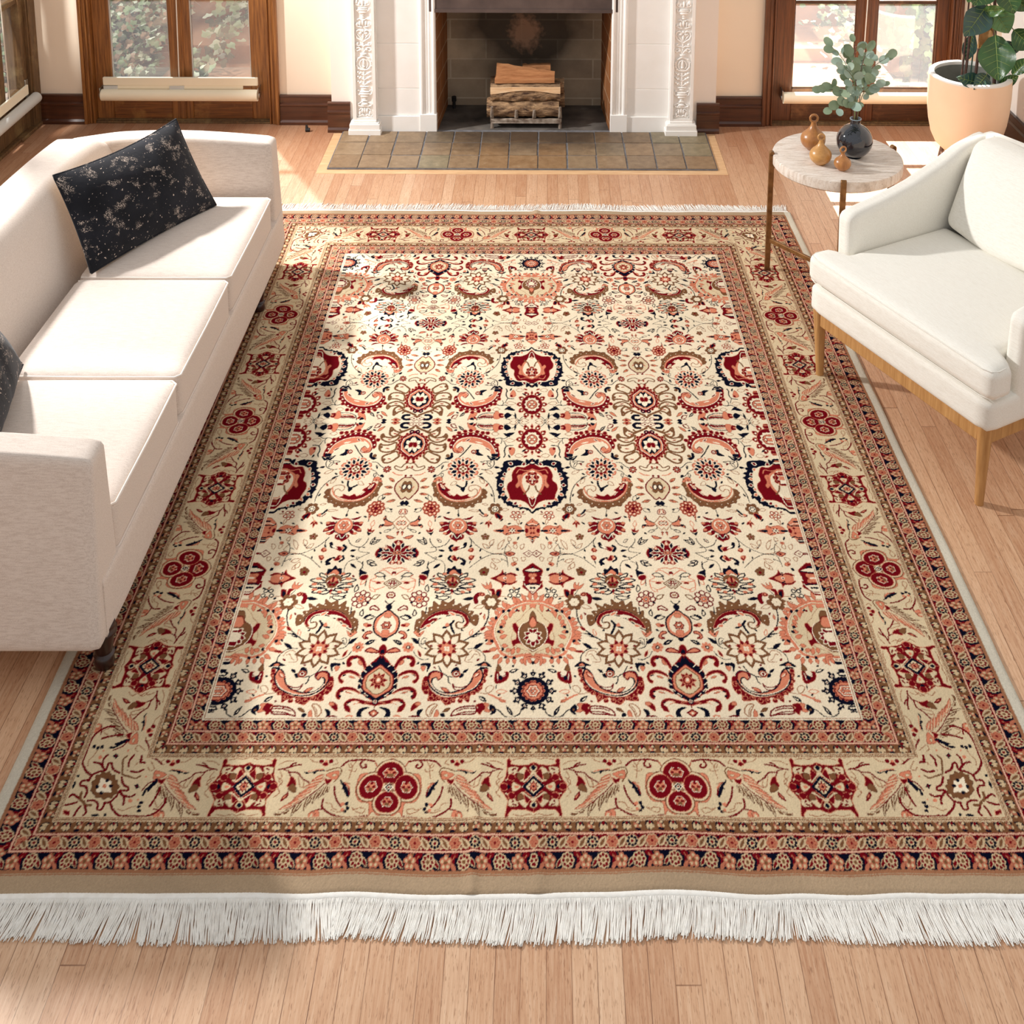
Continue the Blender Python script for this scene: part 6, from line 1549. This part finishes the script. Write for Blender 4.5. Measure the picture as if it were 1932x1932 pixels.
for a in (20, 110, 200, 290):
    q = MB(); a = math.radians(a+15); c, s = math.cos(a), math.sin(a)
    q.tube([(.165*c, .165*s, 0), (.135*c, .135*s, .135)], [.014, .019], 10); part('leg', q, M['darkleg'], st)
q = MB(); q.box(-.135, -.014, .06, .135, .014, .088); q.box(-.014, -.135, .06, .014, .135, .088); q.m = Matrix.Identity(4)
part('cross_bar', q, M['darkleg'], st, bevel=.002)

fig = thing('fiddle_leaf_fig', 'fiddle-leaf fig with broad dark green leaves growing in the peach planter', 'plant', (PX_, PY_, .40))
FB = Vector((PX_, PY_, .40))
for (bx, by), (tx, ty), r, mk in (((1812, 148), (1824, 40), .006, 'figtrunk'), ((1818, 150), (1832, 40), .008, 'figtrunk'), ((1829, 150), (1842, 20), .0045, 'stake'), ((1838, 150), (1858, -20), .009, 'figtrunk'), ((1878, 150), (1876, -60), .010, 'figtrunk')):
    a, b = at(bx, by, PY_+.02), at(tx, ty, PY_+.05)
    a.z = .41
    q = MB(); d = b-a; q.tube([tuple(a-FB), tuple(a+d*.5+Vector((.004, 0, 0))-FB), tuple(b+d*.6-FB)], [r, r*.95, r*.8], 10)
    part('stem' if mk == 'figtrunk' else 'support_stake', q, M[mk], fig)
def figleaf(base_px, tip_px, Y0_, Y1_, wpx, mk, fold=.15, roll=0., wav=.02, dry=False):
    a, b = at(*base_px, Y0_), at(*tip_px, Y1_)
    d = b-a; L = d.length; d.normalize()
    view = (CP-(a+b)/2).normalized()
    s = d.cross(view).normalized()
    s = (s*math.cos(roll)+view*math.sin(roll)).normalized(); n = s.cross(d).normalized()
    if n.dot(view) < 0: n = -n
    Wd = wpx/341.
    NU, NV = 14, 10; vs = []; fs = []
    def prof(u): # fiddle outline: narrow waist near the stalk, broad towards the tip
        return max(.0, math.sin(PI*min(1, u**.78)))**.62*(.62+.38*math.sin(PI*min(1, max(0, u*1.05-.12))**1.2))
    def P(u, v):
        w = prof(u)*Wd*.5
        z = -fold*L*.5*u*u+abs(v)*w*.35+wav*L*math.sin(v*5+u*13)*abs(v)+.5*wav*L*math.sin(u*24)*abs(v)
        return a+d*(L*u)+s*(w*v)+n*(z)
    for i in range(NU+1):
        for j in range(NV+1): vs.append(tuple(P(i/NU, 2*j/NV-1)-FB))
    for i in range(NU):
        for j in range(NV):
            k = i*(NV+1)+j; fs.append((k, k+NV+1, k+NV+2, k+1))
    q = MB(); q.add(vs, fs)
    lf = part('dry_leaf' if dry else 'leaf', q, M[mk], fig, angle=180)
    if dry: lf['label'] = 'curled brown dry leaf'; return
    q = MB(); e = n*.0012
    q.tube([tuple(P(u, 0)+e-FB) for u in np.linspace(0, .98, 12)], [.0026-.0018*k/11 for k in range(12)], 5)
    for u0 in (.14, .28, .42, .56, .70, .82):
        for sg in (-1, 1):
            q.tube([tuple(P(min(.97, u0+.16*w), sg*w*.86)+e-FB) for w in (0, .3, .6, .9)], [.0013, .0012, .0009, .0005], 4)
    part('veins', q, M['vein'], lf, angle=180)
    q = MB(); q.tube([tuple(a-FB), tuple(a-d*.03+Vector((0, .02, .01))-FB)], .003, 6); part('stalk', q, M['stemg'], lf)
Yp = PY_
figleaf((1862, 10), (1822, 68), Yp-.02, Yp-.14, 60, 'fig3', .1, .35)
figleaf((1878, 66), (1884, 152), Yp-.06, Yp-.20, 74, 'fig1', .12, .0)
figleaf((1850, 22), (1896, 18), Yp-.02, Yp-.12, 26, 'fig2', .1, -.35)
figleaf((1872, 14), (1904, 62), Yp+.02, Yp-.06, 56, 'fig2', .1, .3)
figleaf((1912, 56), (1950, 92), Yp-.02, Yp-.08, 52, 'fig1', .1, -.2)
figleaf((1880, 84), (1924, 96), Yp+.08, Yp+.04, 34, 'fig3', .1, -.3)
figleaf((1836, 60), (1822, 116), Yp+.10, Yp+.12, 30, 'fig3', .1, .2)
figleaf((1850, 158), (1812, 146), Yp-.12, Yp-.215, 38, 'fig3', .25, -.5)
figleaf((1862, 140), (1842, 166), Yp-.10, Yp-.235, 36, 'fig3', .2, .4)
figleaf((1910, 142), (1942, 110), Yp-.02, Yp-.05, 30, 'fig1', .1, .2)
figleaf((1884, 160), (1922, 144), Yp-.08, Yp-.12, 24, 'fig1', .1, -.3)
figleaf((1862, -30), (1838, 10), Yp, Yp-.10, 56, 'fig1', .1, .2)
figleaf((1846, -34), (1826, 4), Yp+.04, Yp-.02, 40, 'fig2', .1, -.2)
figleaf((1892, -30), (1914, 26), Yp-.02, Yp-.10, 50, 'fig1', .1, .1)
figleaf((1900, -20), (1940, 22), Yp+.06, Yp+.04, 40, 'fig1', .1, -.2)
figleaf((1862, 20), (1858, 56), Yp, Yp-.04, 40, 'fig1', .1, -.4)
figleaf((1872, 36), (1848, 92), Yp+.01, Yp-.03, 26, 'dry', .2, .3, .07, True)

# ------------------------------------------------------------------ firewood and grate
gr = thing('fire_grate', 'rusty cast iron grate holding the logs in the firebox', 'grate', (-.08, 3.0, .006))
for y in (-.06, .16):
    for x in (-.205, .215):
        q = MB(); q.tube([(x, y, 0), (x, y, .055)], [.011, .009], 10); part('foot', q, M['iron'], gr)
for y in (-.06, .16):
    q = MB(); q.box(-.215, y-.010, .040, .225, y+.010, .062); q.box(-.21, y-.014, .034, .22, y+.014, .040); part('cross_bar', q, M['iron'], gr, bevel=.003)
for k, x in enumerate((-.205, -.055, .055, .215)):
    q = MB(); q.tube([(x, .18, .066), (x, 0, .060), (x, -.055, .066), (x, -.078, .09), (x, -.080, .145 if k in (0, 3) else .125)], [.010, .010, .012, .011, .008], 10); part('fire_bar', q, M['iron'], gr)
def log(label, p0, p1, outline, mk, bark=None, nseg=10, rough=.006, sd=0, face=None, taper=1.):
    """log along p0-p1; outline = list of (a, b) cross-section; bark = rounded log"""
    p0, p1 = Vector(p0), Vector(p1); d = (p1-p0).normalized(); a = Vector((0, 0, 1)); s = a.cross(d).normalized(); a = d.cross(s)
    root = thing('firewood_log', label, 'log', tuple((p0+p1)/2), group='logs stacked on the grate'); Cc = (p0+p1)/2
    rr_ = random.Random(sd)
    n = len(outline); q = MB(); vs = []
    K = 28 if bark else nseg
    ph = rr_.uniform(0, 9)
    for i in range(K+1):
        t_ = i/K
        tp = 1+(taper-1)*t_
        for k, (u, v) in enumerate(outline):
            u, v = u*tp, v*tp
            w = rough*(math.sin(t_*17+k*2.1+ph)+math.sin(t_*31+k*3.7+ph)*.6+rr_.uniform(-.8, .8))
            m_ = (u*u+v*v)**.5+1e-6
            vs.append(tuple(p0+(p1-p0)*t_+s*(u+w*u/m_)+a*(v+w*v/m_)-Cc))
    fs = []
    for i in range(K):
        for k in range(n):
            j = (k+1) % n; fs.append((i*n+k, i*n+j, (i+1)*n+j, (i+1)*n+k))
    q.add(vs, fs); part('bark' if bark else 'split_face', q, M[mk], root, angle=70 if bark else 25)
    q = MB(); q.add([vs[k] for k in range(n)], [tuple(range(n))[::-1]]); q.add([vs[K*n+k] for k in range(n)], [tuple(range(n))]); part('cut_end', q, M['split'], root, smooth=False)
    if face:
        q = MB(); f0 = []
        for i in range(17):
            t_ = i/16; sag = .022*math.sin(PI*t_)**1.5
            for v in (face[0], face[1]+sag if face[1] < face[0] else face[1]): f0.append(tuple(p0+(p1-p0)*t_+s*(face[2]+rr_.uniform(-.0015, .0015))+a*v-Cc))
        q.add(f0, [(2*i, 2*i+1, 2*i+3, 2*i+2) for i in range(16)]); o_ = part('split_face', q, M['split'], root, smooth=False); o_['label'] = 'pale freshly split face'
circ = lambda r, k=14, sq=1.: [(r*math.cos(2*PI*i/k), r*sq*math.sin(2*PI*i/k)) for i in range(k)]
log('thick bark-covered log lying lowest at the front of the grate', (-.318, 2.985, .122), (.128, 2.985, .126), circ(.058), 'bark', True, sd=1, rough=.0035)
log('split log with a pale face above bark, on top of the lowest front log', (-.295, 2.995, .222), (.136, 2.995, .226), [(-.050, -.04), (-.058, -.01), (-.050, .030), (-.02, .052), (.05, .05), (.055, -.04)], 'bark', True, sd=2, rough=.0025, face=(.050, .004, -.0585))
log('log behind the front ones, its dark end showing on the right', (-.29, 3.10, .13), (.165, 3.10, .14), circ(.052), 'bark', True, sd=3, rough=.004)
log('grey barked log lying just behind the pale split face', (-.30, 3.075, .243), (.16, 3.07, .238), circ(.046), 'bark', True, sd=4, rough=.003)
log('flat split log on top of the stack, under the wedge-shaped one', (-.27, 3.03, .292), (.10, 3.03, .297), [(-.05, -.012), (-.05, .010), (.04, .016), (.045, -.012)], 'split2', sd=5, rough=.001)
log('wedge-shaped split log topmost on the stack, thick at its left end', (-.262, 3.035, .336), (.10, 3.035, .314), [(-.050, -.032), (-.022, .050), (.0, .062), (.040, .03), (.045, -.025)], 'split2', sd=6, rough=.0025, taper=.42)
log('thin split piece behind the topmost wedge log', (-.10, 3.11, .338), (.075, 3.11, .345), [(-.03, -.016), (-.03, .018), (.03, .016), (.03, -.016)], 'split2', sd=7, rough=.003)

# ------------------------------------------------------------------ outside the glazed doors
def S2(n, mb, m, **kw): return mb.build(n, m, kind='structure', **kw)
S2('terrain', boxes((-9, 3.14, -.12, 9, 14, -.06), (-9, -6, -.12, XL-.13, 3.14, -.06)), M['earth'], smooth=False)
# stone steps and paving
rp = random.Random(3)
def slab(lab, x0, y0, x1, y1, z0, z1):
    q = MB(); q.rbox(((x0+x1)/2, (y0+y1)/2, (z0+z1)/2), ((x1-x0)/2, (y1-y0)/2, (z1-z0)/2), .012, 6)
    tag(q.build('stone_slab', M['sand'], angle=60), lab, 'stone slab', 'stone slabs in the garden').location = (0, 0, 0)
for lab, b in (('low broad garden stone outside the right door, nearest the glass on its left pane', (1.3, 3.6, 2.45, 4.15, -.07, .03)),
               ('stone slab outside the right door, second one back from the glass', (1.4, 4.18, 2.6, 4.75, -.07, .12)),
               ('stone slab outside the right door, farthest back', (1.5, 4.8, 2.9, 5.6, -.07, .26)),
               ('stone slab outside the left door, nearest the glass on its right pane', (-2.60, 3.55, -1.6, 4.1, -.07, .02)),
               ('stone slab outside the left door, second one back', (-2.75, 4.14, -1.7, 4.8, -.07, .14)),
               ('stone slab outside the left door, farthest back', (-3.1, 4.84, -1.8, 5.8, -.07, .3))):
    slab(lab, b[0], b[1], b[2], b[3], b[4], b[5])
def ivyleaf(q, c, sz, n, rot):
    n = n.normalized(); u = n.cross(Vector((0, 0, 1)));
    if u.length < .1: u = Vector((1, 0, 0))
    u.normalize(); v = n.cross(u)
    u, v = u*math.cos(rot)+v*math.sin(rot), v*math.cos(rot)-u*math.sin(rot)
    pts = [(0, -.35), (.3, -.48), (.55, -.15), (.42, .12), (.22, .2), (0, .62), (-.22, .2), (-.42, .12), (-.55, -.15), (-.3, -.48)]
    q.add([tuple(c+n*sz*.1)]+[tuple(c+u*a*sz+v*b*sz) for a, b in pts], [(0, 1+k, 1+(k+1) % 10) for k in range(10)])
def ivypatch(name, label, boxr, count, sz, mats, seed, nrm=(0, -.6, .8), twigs=0, curve=None):
    r = random.Random(seed); root = thing(name, label, 'plant', ((boxr[0]+boxr[1])/2, (boxr[2]+boxr[3])/2, max(boxr[4], -.06)))
    L0 = root.location.copy(); qs = [MB() for _ in mats]
    for k in range(count):
        if curve:
            t_ = r.random(); c = Vector([curve[0][i]+(curve[1][i]-curve[0][i])*t_ for i in range(3)])+Vector((r.gauss(0, curve[2]), r.gauss(0, curve[2]), r.gauss(0, curve[2])))
            c.z = max(c.z, -.03)
        else:
            c = Vector((r.uniform(boxr[0], boxr[1]), r.uniform(boxr[2], boxr[3]), 0)); c.z = boxr[4]+(boxr[5]-boxr[4])*((c.y-boxr[2])/(boxr[3]-boxr[2])*.7+.3*r.random())
        n = Vector(nrm)+Vector((r.gauss(0, .4), r.gauss(0, .4), r.gauss(0, .4)))
        ivyleaf(r.choice(qs), c-L0, sz*r.uniform(.6, 1.3), n, r.uniform(-PI, PI))
    for q, m_ in zip(qs, mats):
        o_ = part('foliage', q, m_, root, angle=180, kind='stuff')
    if twigs:
        q = MB()
        for k in range(twigs):
            c = Vector((r.uniform(boxr[0], boxr[1]), r.uniform(boxr[2], boxr[3]), 0)); c.z = boxr[4]+(boxr[5]-boxr[4])*((c.y-boxr[2])/(boxr[3]-boxr[2])*.7+.2*r.random())
            d = Vector((r.gauss(0, 1), r.gauss(0, .5), r.gauss(0, .6)))*r.uniform(.08, .22)
            q.tube([tuple(c-L0), tuple(c+d*.5+Vector((0, 0, .03))-L0), tuple(c+d-L0)], r.uniform(.002, .006), 5)
        part('twigs', q, M['twig'], root, kind='stuff')
ivypatch('ivy', 'ivy and dry twigs covering the bank outside the left pane of the left door', (-4.1, -2.62, 3.45, 5.6, -.04, .62), 3600, .05, (M['ivy'], M['ivy2'], M['ivyd'], M['twig']), 1, twigs=260)
ivypatch('ivy', 'strand of ivy climbing over the stones outside the right pane of the left door', (-2.6, -1.8, 3.7, 5.6, 0, .5), 420, .06, (M['ivy'], M['ivy2'], M['ivyd']), 2, curve=((-2.35, 3.7, .03), (-2.15, 5.5, .45), .08))
ivypatch('ivy', 'ivy trailing over the stones outside the left pane of the right door', (1.9, 2.6, 3.8, 5.4, 0, .5), 380, .055, (M['ivy'], M['ivy2'], M['ivyd']), 3, curve=((2.22, 3.9, .06), (2.25, 5.5, .45), .11))
ivypatch('ivy', 'ivy bush outside the right pane of the right door', (2.9, 4.2, 4.3, 5.8, 0, .6), 900, .06, (M['ivy'], M['ivyd'], M['ivy2']), 4, twigs=60)
# leafy shoots hanging close to the right pane
hv = thing('shrub', 'leafy shoots standing just outside the right pane of the right door', 'shrub', (2.6, 3.9, 1.4))
rv = random.Random(9)
for x, z0, z1 in ((2.34, .5, .12), (2.45, .56, .2), (2.55, .58, -.05), (2.66, .6, .1), (2.60, .58, .2), (2.74, .62, .0), (2.80, .6, -.04)):
    q = MB(); q.tube([(x-2.6, 0, z0-1.4), (x-2.59, .02, .2-1.4), (x-2.61, 0, -.06-1.4)], .002, 5); part('shoot', q, M['stem'], hv)
    q = MB(); z = z1
    while z < z0: 
        ivyleaf(q, Vector((x-2.6+rv.uniform(-.03, .03), rv.uniform(-.03, .03), z-1.4)), rv.uniform(.055, .08), Vector((rv.gauss(0, .4), -1, .3)), PI+rv.gauss(0, .4)); z += .045
    part('foliage', q, M['ivyd'] if rv.random() < .5 else M['ivy'], hv, angle=180)

# ------------------------------------------------------------------ light
w = bpy.data.worlds.new('sky'); scn.world = w; w.use_nodes = True
bg = w.node_tree.nodes['Background']; bg.inputs[0].default_value = (1.0, .985, .975, 1); bg.inputs[1].default_value = 0.56
def lamp(name, kind, loc, target, energy, col=(1, 1, 1), **kw):
    d = bpy.data.lights.new(name, kind); d.energy = energy; d.color = col
    for k, v in kw.items(): setattr(d, k, v)
    o_ = bpy.data.objects.new(name, d); COLL.objects.link(o_); o_.location = loc
    v = Vector(target)-Vector(loc); o_.rotation_euler = v.to_track_quat('-Z', 'Y').to_euler(); return o_
# low sun shining in through the right glazed door
dv = Vector((.02, -1, -1.16)).normalized()
tg = Vector((2.03, 3.05, 1.05)); lamp('sun_through_right_door', 'SPOT', tuple(tg-dv*30), tuple(tg), 330000, (1, .96, .9), spot_size=math.radians(6), spot_blend=.15, shadow_soft_size=.10)
# second spot added beyond the left glazed door to brighten floor and rug
dv = Vector((.52, -1, -.98)).normalized()
tg = Vector((-2.2, 3.05, 1.35)); lamp('spot_through_left_door', 'SPOT', tuple(tg-dv*20), tuple(tg), 34000, (1, .985, .97), spot_size=math.radians(9), spot_blend=.3, shadow_soft_size=.35)
# added disk lamp high outside the left wall; no window is modelled there
lamp('left_fill_lamp', 'AREA', (-3.6, 1.6, 3.0), (.3, .1, 0), 240, (1, .985, .965), shape='DISK', size=.24)
scn.view_settings.view_transform = 'Standard'; scn.view_settings.look = 'None'
scn.view_settings.gamma = 1; scn.view_settings.use_curve_mapping = False
scn.view_settings.exposure = 0.14
scn.cycles.use_denoising = True
